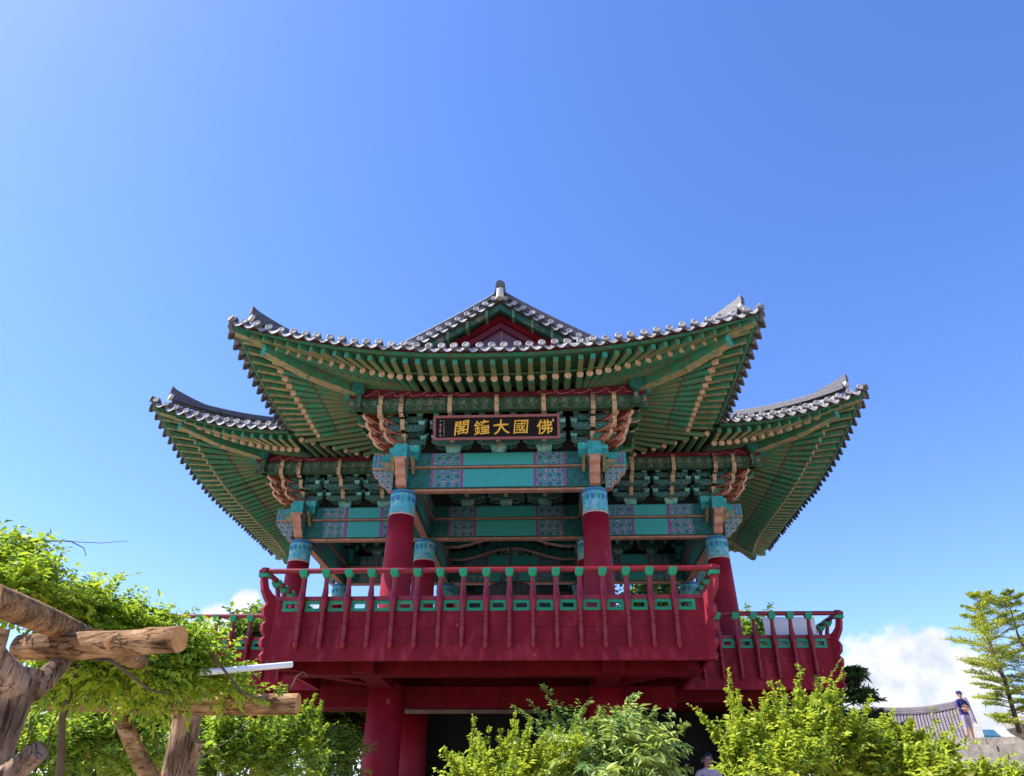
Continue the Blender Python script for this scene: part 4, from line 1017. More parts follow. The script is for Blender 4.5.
# cars on the upper terrace
def car(px, py, D, paint_, label, yaw):
    p = at(px, py, D); z = max(TZ-.03, p.z-1.42)
    c = thing('parked_car', (p.x, p.y, z), label, 'car')
    d = Vector((math.cos(yaw), math.sin(yaw), 0)); n = Vector((-d.y, d.x, 0)); o = Vector((p.x, p.y, z))
    mb = MB(); mb.plate([(-2.1, .28), (2.1, .28), (2.15, .6), (2.0, .82), (1.1, .92), (-1.7, .95), (-2.1, .85)], o, d, (0, 0, 1), 1.7, 0)
    mb.plate([(-1.5, .95), (1.0, .92), (.35, 1.40), (-.2, 1.45), (-1.0, 1.42)], o, d, (0, 0, 1), 1.35, 0); b = mb.build('body', [paint_], c)
    for sg in (-1, 1):
        mb = MB(); mb.plate([(-1.25, .98), (.8, .96), (.3, 1.34), (-.9, 1.36)], o+n*(.69*sg), d, (0, 0, 1), .03, 0); mb.build('side_window', ['glass'], c)
    for nm, (a0, z0, a1, z1) in zip(('windscreen', 'rear_window'), ((1.02, .95, .40, 1.39), (-1.53, .98, -1.03, 1.40))):
        mb = MB()
        mb.hexa([o+d*a0+n*-.6+Vector((0, 0, z0)), o+d*a0+n*.6+Vector((0, 0, z0)), o+d*a1+n*.58+Vector((0, 0, z1)), o+d*a1-n*.58+Vector((0, 0, z1))]+[o+d*(a+math.copysign(.03, a))+n*w+Vector((0, 0, zz+.02)) for a, w, zz in ((a0, -.6, z0), (a0, .6, z0), (a1, .58, z1), (a1, -.58, z1))], 0)
        mb.build(nm, ['glass'], c)
    for a in (-1.3, 1.3):
        for sg in (-1, 1):
            mb = MB(); mb.tube([o+d*a+n*(.68*sg)+Vector((0, 0, .31)), o+d*a+n*(.87*sg)+Vector((0, 0, .31))], .31, 16, 0); mb.tube([o+d*a+n*(.87*sg)+Vector((0, 0, .31)), o+d*a+n*(.88*sg)+Vector((0, 0, .31))], .19, 12, 1); mb.build('wheel', ['rubber', 'pipe'], c)
    for sg in (-1, 1):
        mb = MB(); mb.tube([o+d*2.0+n*(.6*sg)+Vector((0, 0, .68)), o+d*2.16+n*(.6*sg)+Vector((0, 0, .66))], .11, 10, 0); mb.build('headlight', ['pipe'], c)
car(974, 731, 62, 'car_teal', 'dark teal car whose roof shows beside the man on the terrace', YAW+PI/2+.15)

# ================================================================== people
def skin_body(joints, edges, z_slots, name, parent, mats):
    """joints: name -> (x, y, z, rx, ry) ; root first"""
    names = list(joints); idx = {n: i for i, n in enumerate(names)}
    me = bpy.data.meshes.new(name); me.from_pydata([joints[n][:3] for n in names], [(idx[a], idx[b]) for a, b in edges], [])
    o = bpy.data.objects.new(name, me); COL.objects.link(o)
    md = o.modifiers.new('s', 'SKIN'); md.use_smooth_shade = True
    for i, n in enumerate(names):
        sv = me.skin_vertices[0].data[i]; sv.radius = joints[n][3:5]; sv.use_root = (i == 0)
    ss = o.modifiers.new('d', 'SUBSURF'); ss.levels = 2; ss.render_levels = 2
    bpy.context.view_layer.update()
    m2 = bpy.data.meshes.new_from_object(o.evaluated_get(bpy.context.evaluated_depsgraph_get()))
    bpy.data.objects.remove(o); m2.name = name
    for k in mats: m2.materials.append(MT[k])
    m2.materials.update() if hasattr(m2.materials, 'update') else None
    for p in m2.polygons: p.material_index = z_slots(p.center); p.use_smooth = True
    b = bpy.data.objects.new(name, m2); COL.objects.link(b); b.parent = parent
    return b
def person(loc, face, label, top, legs, pose, hat=None, shorts=True, group=None):
    """standing figure 1.7 m, local front is -y, feet on z = 0"""
    t = thing('person', loc, label, 'person', group); t.rotation_euler = (0, 0, face)
    J = {'pelvis': (0, 0, .93, .15, .12), 'waist': (0, .0, 1.08, .135, .10), 'chest': (0, 0, 1.28, .165, .115), 'neck0': (0, .01, 1.43, .075, .07), 'neck': (0, .0, 1.49, .052, .055), 'head0': (0, -.015, 1.56, .07, .085), 'head': (0, -.01, 1.63, .078, .092), 'crown': (0, 0, 1.69, .05, .06)}
    E = [('pelvis', 'waist'), ('waist', 'chest'), ('chest', 'neck0'), ('neck0', 'neck'), ('neck', 'head0'), ('head0', 'head'), ('head', 'crown')]
    for s, sg in (('l', 1), ('r', -1)):
        J['hip'+s] = (.09*sg, 0, .88, .095, .10); J['knee'+s] = (.105*sg, -.015, .48, .058, .062); J['calf'+s] = (.108*sg, .01, .34, .052, .058); J['ankle'+s] = (.11*sg, .015, .09, .038, .042); J['toe'+s] = (.125*sg, -.13, .04, .042, .032)
        E += [('pelvis', 'hip'+s), ('hip'+s, 'knee'+s), ('knee'+s, 'calf'+s), ('calf'+s, 'ankle'+s), ('ankle'+s, 'toe'+s)]
        J['sho'+s] = (.185*sg, .01, 1.39, .062, .062); E.append(('neck0', 'sho'+s))
        el, wr, ha = pose[s]
        J['elb'+s] = (*el, .043, .043); J['wri'+s] = (*wr, .029, .029); J['palm'+s] = (*ha, .036, .022)
        E += [('sho'+s, 'elb'+s), ('elb'+s, 'wri'+s), ('wri'+s, 'palm'+s)]
        dv = (Vector(ha)-Vector(wr)).normalized(); sd = dv.cross(Vector((0, 1, .2))).normalized()
        for q, ln in enumerate((.075, .085, .08, .062)):
            a = Vector(ha)+sd*(.022*(q-1.5)); b_ = a+dv*ln+Vector((0, -.012, -.01))
            J['f%d%s' % (q, s)] = (*b_, .0085, .0085); E.append(('palm'+s, 'f%d%s' % (q, s)))
        th = Vector(wr).lerp(Vector(ha), .6)+sd*(-.05)+dv*.03; J['th'+s] = (*th, .010, .010); E.append(('palm'+s, 'th'+s))
    def slot(c):
        if c.z > 1.475: return 0
        r = abs(c.x)
        arm = any((Vector(c)-Vector(J['wri'+s][:3])).length < .16 or (Vector(c)-Vector(J['palm'+s][:3])).length < .14 or (Vector(c)-Vector(J['elb'+s][:3])).length < .05 for s in 'lr')
        if arm: return 0
        if c.z > .93: return 1
        if c.z > (.50 if shorts else .10): return 2
        if c.z > .10: return 0
        return 3
    skin_body(J, E, slot, 'body', t, ['skin', top, legs, 'shoe'])
    mb = MB()
    for sg in (-1, 1):
        mb.lathe((.03*sg, -.098, 1.615), [(.002, -.009), (.011, -.004), (.012, .003), (.002, .009)], 8, 0)
        mb.lathe((.083*sg, .0, 1.60), [(.004, -.035), (.018, -.015), (.02, .015), (.006, .032)], 8, 1)
    mb.plate([(-.012, 0), (.012, 0), (.005, .05), (-.005, .05)], (0, -.108, 1.575), (1, 0, 0), (0, 0, 1), .035, 1)
    mb.box((-.024, -.104, 1.545), (.024, -.090, 1.553), 2)
    mb.build('face', ['eye', 'skin', 'flame_red'], t, loc=(0, 0, 0))
    mb = MB()
    if hat:
        mb.lathe((0, .0, 1.64), [(.098, 0), (.102, .02), (.098, .06), (.075, .095), (.03, .11)], 18, 0)
        mb.plate([(-.07, 0), (.07, 0), (.06, .09), (0, .115), (-.06, .09)], (0, -.085, 1.648), (1, 0, 0), (0, -1, -.12), .014, 0); mb.build('cap', [hat], t, loc=(0, 0, 0))
    else:
        mb.lathe((0, .018, 1.58), [(.07, -.01), (.092, .03), (.097, .07), (.09, .11), (.06, .145), (.02, .158)], 18, 0); mb.build('hair', ['hair'], t, loc=(0, 0, 0))
    return t
crossed = {'l': ((.25, -.03, 1.12), (.06, -.20, 1.15), (-.02, -.205, 1.19)), 'r': ((-.25, -.03, 1.12), (-.06, -.215, 1.11), (.03, -.225, 1.12))}
relaxed = {'l': ((.25, .02, 1.11), (.26, -.05, .87), (.26, -.07, .79)), 'r': ((-.25, .02, 1.11), (-.26, -.05, .87), (-.26, -.07, .79))}
hold = {'l': ((.24, -.02, 1.10), (.12, -.20, 1.18), (.07, -.24, 1.24)), 'r': ((-.25, .02, 1.11), (-.26, -.05, .87), (-.26, -.07, .79))}
p = at(970, 733, 33.0); person((p.x, p.y, TZ), YAW+.25, 'person in dark cap, navy shirt and pale shorts standing with arms folded on the terrace', 'navy', 'lilac', crossed, 'navy')
p = at(709, 776, 14.6); ptop = at(709, 752, 14.6); person((p.x, p.y, ptop.z-1.73), YAW, 'person in pale pink and white shirt standing in the dark under the pavilion', 'pinkwhite', 'denim', relaxed, None, False)
p = at(846, 735, 15.5); person((p.x, p.y, at(846, 708, 15.5).z-1.73 if False else -1.0+1.6), YAW+.8, 'person in blue top mostly hidden behind the big yellow green shrub', 'denim', 'lilac', hold, None, True) if False else None

# ================================================================== pergola of logs
perg = thing('log_pergola', (*at(60, 776, 5.4).xy, -1.0), 'rustic pergola of thick brown logs at the left', 'pergola')
def log(name, p, q, r0, r1, mat='bark', cap='sawn', knots=0, parent=None):
    p, q = Vector(p), Vector(q); n = 30; sg = 28; mb = MB(); pts = []; rr = []
    d = q-p; ax1 = d.cross(Vector((0, .3, 1))).normalized(); ax2 = d.cross(ax1).normalized(); ph = random.uniform(0, 6)
    for i in range(n+1):
        t = i/n; w = r0*.12
        pts.append(p+d*t+ax1*(w*math.sin(3.1*t+ph))+ax2*(w*math.sin(4.3*t+2*ph))); rr.append((r0+(r1-r0)*t)*(1+.03*math.sin(7*t+ph)))
    mb.tube(pts, rr, sg, 0, 1)
    vs = [Vector(v) for v in mb.v]; ks = [(random.random()*n, random.random()*sg, random.uniform(.05, .14)) for _ in range(7)]
    for i in range((n+1)*sg):
        a = i % sg; t = i//sg; f = .022*math.sin(a*1.35+ph)+.018*math.sin(a*2.9-t*.35)+random.uniform(-.014, .014)
        for kt, ka, kh in ks:
            da = min(abs(a-ka), sg-abs(a-ka)); f += kh*math.exp(-((t-kt)/1.4)**2-(da/2.2)**2)
        mb.v[i] = tuple(vs[i]+(vs[i]-pts[t])*f)
    for i in range(sg): mb.v[(n+1)*sg+i] = mb.v[i]; mb.v[(n+1)*sg+sg+i] = mb.v[n*sg+i]
    for kx in range(knots):
        o = pts[int(n*.62)]; nn = (CAM-o).normalized(); mb.tube([o+nn*rr[3]*.75, o+nn*rr[3]*1.12], [rr[3]*.55, rr[3]*.46], 14, 0, 1)
    return mb.build(name, [mat, cap], parent or perg)
D1, D2 = 5.0, 7.3
log('beam_log', at(20, 648, 5.5), at(180, 639.5, 4.7), .078, .073, knots=1)
log('beam_log', at(-14, 596, 4.3), at(112, 650, 6.3), .076, .066)
log('beam_log', at(28, 701, 7.7), at(298, 703.5, 6.7), .082, .08)
log('beam_log', at(95, 640, 5.2), at(190, 690, 7.6), .06, .065)
log('beam_log', at(-60, 690, 7.6), at(30, 700, 7.5), .095, .098)
b0 = at(2, 776, 5.2)
t0 = log('post', (b0.x-.12, b0.y, -1.05), at(22, 668, 5.15), .135, .115, 'trunk_grey')
log('fork_limb', at(30, 690, 5.15), at(70, 656, 5.28), .075, .045, 'trunk_grey', 'trunk_grey', parent=t0)
log('fork_limb', at(14, 690, 5.1), at(-14, 640, 4.9), .09, .07, 'trunk_grey', 'trunk_grey', parent=t0)
log('fork_limb', at(4, 776, 4.9), at(40, 752, 4.8), .062, .052, 'trunk_grey', 'trunk_grey', parent=t0)
log('post', at(0, 776, 4.3)+Vector((-.1, 0, -1.2)), at(-3, 630, 4.35), .06, .05, 'bark')
b1 = at(183, 776, 7.35)
t1 = log('post', (b1.x, b1.y, -1.05), at(186, 716, 7.3), .14, .11, 'trunk_grey')
log('fork_limb', at(184, 730, 7.3), at(170, 668, 7.2), .07, .055, 'trunk_grey', parent=t1)
log('fork_limb', at(186, 730, 7.3), at(198, 690, 7.3), .08, .07, 'trunk_grey', parent=t1)
log('fork_limb', at(188, 776, 7.3), at(200, 742, 7.2), .055, .04, 'trunk_grey', parent=t1)
log('brace', at(152, 782, 7.2), at(116, 706, 7.4), .07, .055, 'bark')

wpole = MB(); wpole.tube([at(200, 672.5, 6.4), at(214, 671.4, 6.4), at(292, 664.5, 6.6)], [.024, .024, .024], 12, 0)
tag(wpole.build('white_pipe', ['pipe']), 'straight white pipe sticking out of the vine beside the pavilion', 'pipe')

# ================================================================== foliage
def leaves_mesh(name, twigs, mats, parent, lw, ll, rng, per=10, droop=.35, fold=.25, weights=(.45, .35, .2), sun=None):
    """twigs: array (n, 7): start xyz, vector xyz, scale. Each twig carries `per` leaves in two rows plus a tip."""
    tw = np.asarray(twigs, float); n = len(tw)
    st, dv, sc = tw[:, :3], tw[:, 3:6], tw[:, 6]
    t = (np.arange(per)+.5)/per
    P = st[:, None, :]+dv[:, None, :]*t[None, :, None]; P[:, :, 2] -= droop*.25*(t[None, :]**2)*np.linalg.norm(dv, axis=1)[:, None]
    L = np.linalg.norm(dv, axis=1, keepdims=True); dn = dv/np.maximum(L, 1e-6)
    side = np.cross(dn, rng.normal(0, .35, (n, 3))+np.array([0, 0, 1.0])); side /= np.maximum(np.linalg.norm(side, axis=1, keepdims=True), 1e-6)
    sg = np.where(np.arange(per) % 2 == 0, 1.0, -1.0)
    D = side[:, None, :]*sg[None, :, None]+dn[:, None, :]*.65+rng.normal(0, .28, (n, per, 3)); D[:, :, 2] -= droop*.6
    D /= np.linalg.norm(D, axis=2, keepdims=True)
    Nn = rng.normal(0, .45, (n, per, 3))+np.array([0, 0, 1.0]); X = np.cross(D, Nn); X /= np.maximum(np.linalg.norm(X, axis=2, keepdims=True), 1e-6); Z = np.cross(X, D)
    s = (sc[:, None]*rng.uniform(.5, 1.4, (n, per)))[:, :, None]
    ln = ll*s; wd = lw*s*.5
    base = P; m1 = P+D*ln*.42; tip = P+D*ln
    a = m1+X*wd+Z*wd*fold*2; b = m1-X*wd+Z*wd*fold*2; tip = tip-Z*ln*.12
    V = np.stack([base, a, tip, b], 2).reshape(-1, 3)
    nf = n*per; F = np.arange(nf*4).reshape(nf, 4)
    F = np.concatenate([F[:, [0, 1, 2]], F[:, [0, 2, 3]]], 1).reshape(-1, 3)
    V = V-np.array(root_of(parent) if parent else (0, 0, 0))
    me = bpy.data.meshes.new(name); me.vertices.add(len(V)); me.vertices.foreach_set('co', V.astype(np.float32).ravel())
    me.loops.add(len(F)*3); me.loops.foreach_set('vertex_index', F.astype(np.int32).ravel())
    me.polygons.add(len(F)); me.polygons.foreach_set('loop_start', np.arange(0, len(F)*3, 3, dtype=np.int32)); me.polygons.foreach_set('loop_total', np.full(len(F), 3, np.int32))
    mi = rng.choice(len(mats), n, p=np.array(weights)/sum(weights)); mi = np.repeat(mi, per)
    flip = rng.random(nf) < .3; mi = np.where(flip, rng.choice(len(mats), nf, p=np.array(weights)/sum(weights)), mi)
    for m in mats: me.materials.append(m)
    me.polygons.foreach_set('material_index', np.repeat(mi, 2).astype(np.int32)); me.update(calc_edges=True); me.validate()
    o = bpy.data.objects.new(name, me); COL.objects.link(o)
    if parent: o.parent = parent
    return o
def blob_twigs(blobs, n, rng, L=(.25, .5), up=.5, outw=.8, shell=.55, clump=13):
    """twigs rooted through ellipsoids (centre, radii), denser to the outside, pointing out and up"""
    vol = np.array([b[1][0]*b[1][1]*b[1][2] for b in blobs])**.75; w = vol/vol.sum(); out = []
    K = max(4, n//clump)
    pick = rng.choice(len(blobs), K, p=w)
    d = rng.normal(0, 1, (K, 3)); d /= np.linalg.norm(d, axis=1, keepdims=True)
    r = shell+(1-shell)*rng.random(K)**.7; r = np.where(rng.random(K) < .2, rng.random(K), r)
    c = np.array([b[0] for b in blobs])[pick]; ra = np.array([b[1] for b in blobs])[pick]
    cp_ = c+d*ra*r[:, None]*.9
    ci = rng.integers(0, K, n); Lm = (L[0]+L[1])/2
    j = rng.normal(0, 1, (n, 3)); j /= np.linalg.norm(j, axis=1, keepdims=True)
    p = cp_[ci]+j*(Lm*.35*rng.random((n, 1)))
    v = d[ci]*outw*.7+j*.75+np.array([0, 0, up]); v /= np.linalg.norm(v, axis=1, keepdims=True)
    sc = rng.uniform(.75, 1.35, K)[ci]
    v *= rng.uniform(L[0], L[1], (n, 1))*sc[:, None]
    return np.concatenate([p, v, rng.uniform(.8, 1.2, (n, 1))*sc[:, None]**.5], 1)
def pix_blobs(lst):
    """(px, py, D, half width in px, half height in px, depth ratio)"""
    out = []
    for px, py, D, hw, hh, dr in lst:
        c = at(px, py, D); e = at(px+hw, py, D); f = at(px, py-hh, D); w = (e-c).length; h = abs(f.z-c.z)
        out.append((tuple(c), (w, w*dr, h)))
    return out
def stems(name, parent, foot, blobs, mat='stem', r=.035, rng=RNG, extra=2):
    mb = MB(); foot = Vector(foot)
    for c, ra in blobs:
        for e in range(extra):
            q = Vector(c)+Vector((rng.uniform(-.5, .5)*ra[0], rng.uniform(-.5, .5)*ra[1], rng.uniform(-.1, .6)*ra[2]))
            f = foot+Vector((rng.uniform(-.12, .12), rng.uniform(-.12, .12), 0)); m = f.lerp(q, .5)+Vector((rng.uniform(-.12, .12), rng.uniform(-.12, .12), .15))
            mb.tube([f, f.lerp(m, .5), m, m.lerp(q, .5)+Vector((0, 0, .04)), q], [r, r*.85, r*.6, r*.42, r*.2], 7, 0)
    return mb.build(name, [mat], parent)
def shrub(name, label, cat, blobs, n, mats, lw, ll, seed, L=(.25, .5), up=.5, per=10, droop=.35, weights=(.45, .35, .2), foot_z=-1.0, shoots=(), group=None, outw=.8, shell=.55, ssc=1.0, leaders=0, lead=(.45, .8)):
    rng = np.random.default_rng(seed); cx = np.mean([b[0][0] for b in blobs]); cy_ = np.mean([b[0][1] for b in blobs])
    t = thing(name, (cx, cy_, foot_z), label, cat, group)
    stems('stem', t, (cx, cy_, foot_z-.03), blobs, rng=rng)
    tw = blob_twigs(blobs, n, rng, L, up, outw, shell)
    ex = []
    for (px, py, D, tx, ty, num) in shoots:     # long leader shoots that break the outline
        a, b = np.array(at(px, py, D)), np.array(at(tx, ty, D))
        for q in range(num):
            f0 = q/num; d = (b-a)/num; j = rng.normal(0, .22, 3)*np.linalg.norm(d)
            ex.append([*(a+(b-a)*f0+j*.4), *(d*1.25+j), ssc*(1-.45*f0)])
    for c, ra in blobs:
        for q in range(leaders):
            d = rng.normal(0, 1, 3); d[2] = abs(d[2])*.9+.15; d /= np.linalg.norm(d); o = np.array(c)+d*np.array(ra)*rng.uniform(.55, .95)
            v = d*.55+np.array([0, 0, .75])+rng.normal(0, .22, 3); v /= np.linalg.norm(v); Ln = rng.uniform(*lead); m_ = 7
            for j in range(m_):
                st_ = v*(Ln/m_); sz = 1.15-.6*j/m_
                for b_ in range(2): ex.append([*(o+v*(Ln*j/m_)), *(st_*1.3+rng.normal(0, .3, 3)*np.linalg.norm(st_)*(1.4-j/m_)), sz])
    if ex: tw = np.concatenate([tw, np.array(ex)], 0)
    leaves_mesh('crown', tw, mats, t, lw, ll, rng, per, droop, weights=weights)
    return t

# vine over the pergola
vb = pix_blobs([(0, 574, 6.2, 36, 14, .8), (40, 600, 6.0, 45, 12, .9), (82, 611, 6.3, 46, 13, .9), (122, 628, 6.4, 40, 12, .9), (20, 590, 5.8, 45, 14, .7), (165, 648, 6.5, 34, 12, .8), (196, 668, 6.6, 34, 14, .7), (110, 664, 6.3, 65, 16, .6), (150, 682, 6.5, 40, 14, .6), (60, 672, 6.5, 40, 18, .6), (228, 686, 6.8, 20, 6, .6)])
vine = thing('wisteria_vine', (*at(60, 776, 6.2).xy, -1.0), 'bright yellow green climbing vine heaped over the log pergola', 'vine')
rng = np.random.default_rng(5)
tw = blob_twigs(vb, 2300, rng, (.12, .26), .35, .9, .5)
ex = []
for (px, py, tx, ty, num) in ((20, 545, 50, 536, 3), (225, 690, 268, 702, 4), (200, 665, 240, 640, 4), (240, 690, 285, 690, 4), (110, 580, 140, 572, 2), (0, 540, 14, 528, 2), (165, 630, 195, 612, 3)):
    a, b = np.array(at(px, py, 6.4)), np.array(at(tx, ty, 6.4))
    for q in range(num):
        d = (b-a)/num; ex.append([*(a+d*q), *(d*1.2+rng.normal(0, .02, 3)), .9])
tw = np.concatenate([tw, np.array(ex)], 0)
leaves_mesh('foliage', tw, LF['vine'], vine, .024, .052, rng, 14, .5, weights=(.5, .32, .18))
mb = MB()
def tend(pts, r):
    mb.tube([at(*p) for p in pts], [r*(1-.6*i/(len(pts)-1)) for i in range(len(pts))], 6, 0)
tend([(20, 542, 6), (45, 541, 6), (70, 541, 6), (84, 548, 6), (86, 556, 6)], .006); tend([(20, 540, 6), (60, 541, 6), (100, 543, 6), (128, 541, 6)], .004)
tend([(200, 640, 6.4), (240, 690, 6.3), (255, 698, 6.3), (270, 696, 6.3)], .012); tend([(290, 690, 6.5), (297, 676, 6.5), (303, 672, 6.5), (308, 676, 6.5)], .008)
tend([(50, 655, 5.3), (110, 660, 5.2), (150, 690, 5.9), (195, 700, 6.8)], .014); tend([(60, 705, 6.9), (49, 735, 6.9), (48, 776, 6.9)], .01)
tend([(196, 760, 7.6), (230, 740, 7.8), (250, 720, 8)], .008); tend([(158, 700, 7.4), (154, 730, 7.4), (157, 760, 7.4)], .008); tend([(34, 700, 7), (28, 735, 7), (20, 760, 7)], .01)
tend([(115, 638, 4.85), (121, 642, 4.83), (126, 645, 4.83), (130, 640, 4.83), (124, 643, 4.82), (118, 648, 4.83)], .006)
tend([(60, 776, 6.6), (62, 720, 6.5), (80, 660, 6.3), (60, 600, 6.2)], .03)
mb.build('stem', ['stem'], vine)

# shrubs behind the pergola
shrub('green_shrub', 'leafy green shrub seen through the pergola behind its forked post', 'shrub', pix_blobs([(60, 745, 9.5, 70, 28, .8), (30, 765, 9.3, 60, 26, .8), (120, 750, 9.6, 50, 32, .8)]), 1100, LF['shrub'], .034, .058, 21, (.18, .34), per=12, leaders=12, lead=(.3, .6), shell=.4)
shrub('green_shrub', 'leafy green shrub between the log post and the red ground column', 'shrub', pix_blobs([(240, 754, 10.2, 55, 28, .8), (290, 750, 10.4, 40, 22, .8), (200, 754, 10.0, 40, 34, .8)]), 950, LF['shrub'], .034, .058, 22, (.18, .36), per=12, leaders=12, lead=(.3, .6), shell=.4, shoots=[(300, 735, 10.4, 335, 724, 4)])
shrub('green_shrub', 'darker feathery shrub beside the left red ground column', 'shrub', pix_blobs([(333, 762, 12.5, 20, 14, .8)]), 320, [LF['shrub'][2], LF['shrub'][1], LF['silver'][2]], .025, .08, 23, (.22, .42), per=14)
# shrubs before the pavilion
shrub('upright_shrub', 'yellow green shrub with pointed upright shoots under the front deck', 'shrub', pix_blobs([(478, 782, 7.6, 28, 12, .8), (515, 777, 7.7, 34, 16, .8), (560, 768, 7.9, 36, 18, .8), (500, 794, 7.6, 60, 14, .8)]), 750, LF['yellow'], .025, .046, 31, (.12, .24), up=.9, per=14, weights=(.45, .38, .17), leaders=11, lead=(.18, .4), shell=.4,
      shoots=[(472, 755, 7.6, 475, 713, 8), (484, 760, 7.6, 488, 728, 6), (510, 755, 7.6, 514, 713, 8), (525, 756, 7.6, 529, 720, 6), (455, 776, 7.6, 452, 758, 4), (545, 745, 7.8, 548, 728, 4), (499, 755, 7.6, 500, 732, 5)])
shrub('pinnate_shrub', 'silvery green shrub with long drooping leaflets in front of the pavilion base', 'shrub', pix_blobs([(610, 758, 7.9, 36, 24, .7), (640, 756, 8.0, 32, 22, .7), (590, 768, 7.9, 32, 20, .7), (645, 780, 7.9, 42, 14, .7)]), 300, LF['silver'], .027, .10, 32, (.3, .5), up=.45, per=22, droop=.9, weights=(.4, .4, .2),
      shoots=[(615, 735, 7.9, 640, 690, 6), (620, 740, 7.9, 622, 697, 5), (645, 740, 8, 672, 714, 5), (660, 748, 8, 688, 720, 5), (655, 758, 8, 686, 748, 5), (640, 730, 8, 655, 706, 5), (590, 738, 7.9, 602, 710, 4), (600, 738, 7.9, 580, 716, 4), (660, 765, 8, 690, 768, 4)])
shrub('pinnate_shrub', 'dark green feathery sprays rising behind the silvery shrub', 'shrub', pix_blobs([(560, 738, 9.0, 18, 14, .7)]), 60, [LF['silver'][2], LF['shrub'][2], LF['silver'][1]], .020, .075, 33, (.35, .6), up=.5, per=20, droop=.7, weights=(.5, .35, .15),
      shoots=[(560, 728, 9, 545, 684, 7), (555, 730, 9, 513, 706, 7), (565, 726, 9, 590, 699, 6), (560, 732, 9, 530, 702, 6)])
# big right-hand shrubs
shrub('broad_shrub', 'large bright green shrub before the right wing of the pavilion', 'shrub', pix_blobs([(748, 756, 9.4, 32, 18, .8), (800, 746, 9.6, 40, 24, .8), (785, 772, 9.3, 62, 20, .8), (838, 748, 9.7, 34, 22, .8), (750, 784, 9.3, 30, 12, .8)]), 1150, LF['yellow'], .036, .062, 41, (.18, .34), up=.7, per=12, weights=(.42, .36, .22), leaders=15, lead=(.25, .6), shell=.4,
      shoots=[(735, 725, 9.4, 728, 670, 9), (742, 728, 9.4, 738, 690, 6), (780, 715, 9.5, 771, 680, 6), (798, 710, 9.6, 800, 664, 8), (815, 712, 9.6, 838, 660, 9), (825, 708, 9.6, 843, 668, 8), (724, 738, 9.4, 692, 706, 7), (785, 712, 9.6, 764, 692, 5), (840, 712, 9.7, 845, 690, 5), (760, 735, 9.4, 752, 704, 5), (818, 712, 9.6, 822, 680, 5)])
shrub('broad_shrub', 'spreading yellow green shrub in the lower right corner below the far hall', 'shrub', pix_blobs([(880, 770, 9.8, 50, 14, .8), (920, 776, 9.8, 46, 11, .8), (868, 754, 10, 26, 12, .8), (900, 752, 10.4, 26, 10, .8), (965, 792, 9.9, 45, 9, .8), (1010, 792, 9.9, 30, 8, .8), (932, 762, 10.4, 20, 8, .8)]), 800, LF['yellow'], .036, .062, 42, (.16, .3), up=.6, per=12, weights=(.48, .36, .16), leaders=10, lead=(.14, .32), shell=.4,
      shoots=[(900, 735, 10.4, 893, 709, 5), (890, 735, 10.4, 882, 714, 5), (935, 745, 10.4, 935, 708, 5), (945, 748, 10.4, 963, 722, 5), (990, 770, 9.9, 1010, 754, 4), (950, 750, 10.3, 975, 740, 4), (912, 740, 10.4, 915, 722, 4), (948, 745, 10.3, 952, 712, 4)])
# dark pine behind the right wing
def larch_form(n, seed_len):
    def f(rng):
        out = []
        for i in range(n):
            h = .04+.95*i/n; ln = (1.0 if h < .28 else 1.0+.65*min(1, (h-.28)/.15)) if h < .6 else 1.65-1.4*(h-.6)/.4
            out.append((h, rng.uniform(0, 2*PI), ln*seed_len*rng.uniform(.6, 1.12), .10+.45*h))
        return out
    return f
def layered_tree(name, label, base, top_z, blobs_fn, mats, seed, cat='tree', weights=(.4, .35, .25), lw=.05, ll=.22, per=12, tr=.16, droop=.1, group=None, sub=7):
    rng = np.random.default_rng(seed); t = thing(name, base, label, cat, group); base = Vector(base)
    mb = MB(); H_ = top_z-base.z
    mb.tube([base+Vector((0, 0, -.05)), base+Vector((.06, .02, H_*.35)), base+Vector((-.05, .05, H_*.7)), base+Vector((0, 0, H_*.98))], [tr, tr*.8, tr*.45, tr*.1], 10, 0)
    tw = []
    for (h, ang, ln, rise_) in blobs_fn(rng):
        o = base+Vector((0, 0, H_*h)); d = Vector((math.cos(ang), math.sin(ang), rise_)); e = o+d*ln
        mid = o.lerp(e, .5)+Vector((0, 0, .04*ln)); mb.tube([o, mid, e], [tr*.28*(1.1-h), tr*.2*(1.1-h), .01], 6, 0)
        for q in range(sub):
            f = .22+.78*(q+rng.random())/sub; p_ = o.lerp(e, f)+Vector((0, 0, .04*ln*math.sin(f*PI)))
            for s_ in (-1, 1):
                sd = Vector((-d.y, d.x, 0)).normalized()*s_; v = (sd*.75+d*.6+Vector((0, 0, rng.uniform(-.05, .25)))).normalized()*(ln*.36*(1.15-f)+.12)*rng.uniform(.7, 1.2)
                tw.append([*p_, *v, rng.uniform(.8, 1.2)])
        tw.append([*e, *(d.normalized()*ln*.18), .9])
    mb.build('trunk', ['stem'], t)
    leaves_mesh('crown', np.array(tw), mats, t, lw, ll, rng, per, droop, weights=weights)
    return t
def conif(n, l0, l1, h0=.12, rise0=.05, rise1=.35):
    def f(rng):
        out = []
        for i in range(n):
            h = h0+(1-h0)*i/n; out.append((h, rng.uniform(0, 2*PI), (l0+(l1-l0)*(i/n)**.8)*rng.uniform(.75, 1.15), rise0+(rise1-rise0)*h))
        return out
    return f
p = at(842, 700, 24); layered_tree('dark_pine', 'dark green pine with flat layered boughs behind the right wing', (p.x, p.y, -1.0), at(842, 666, 24).z, conif(70, 2.3, .5, .45, .02, .10), LF['dark'], 51, lw=.045, ll=.20, per=14)
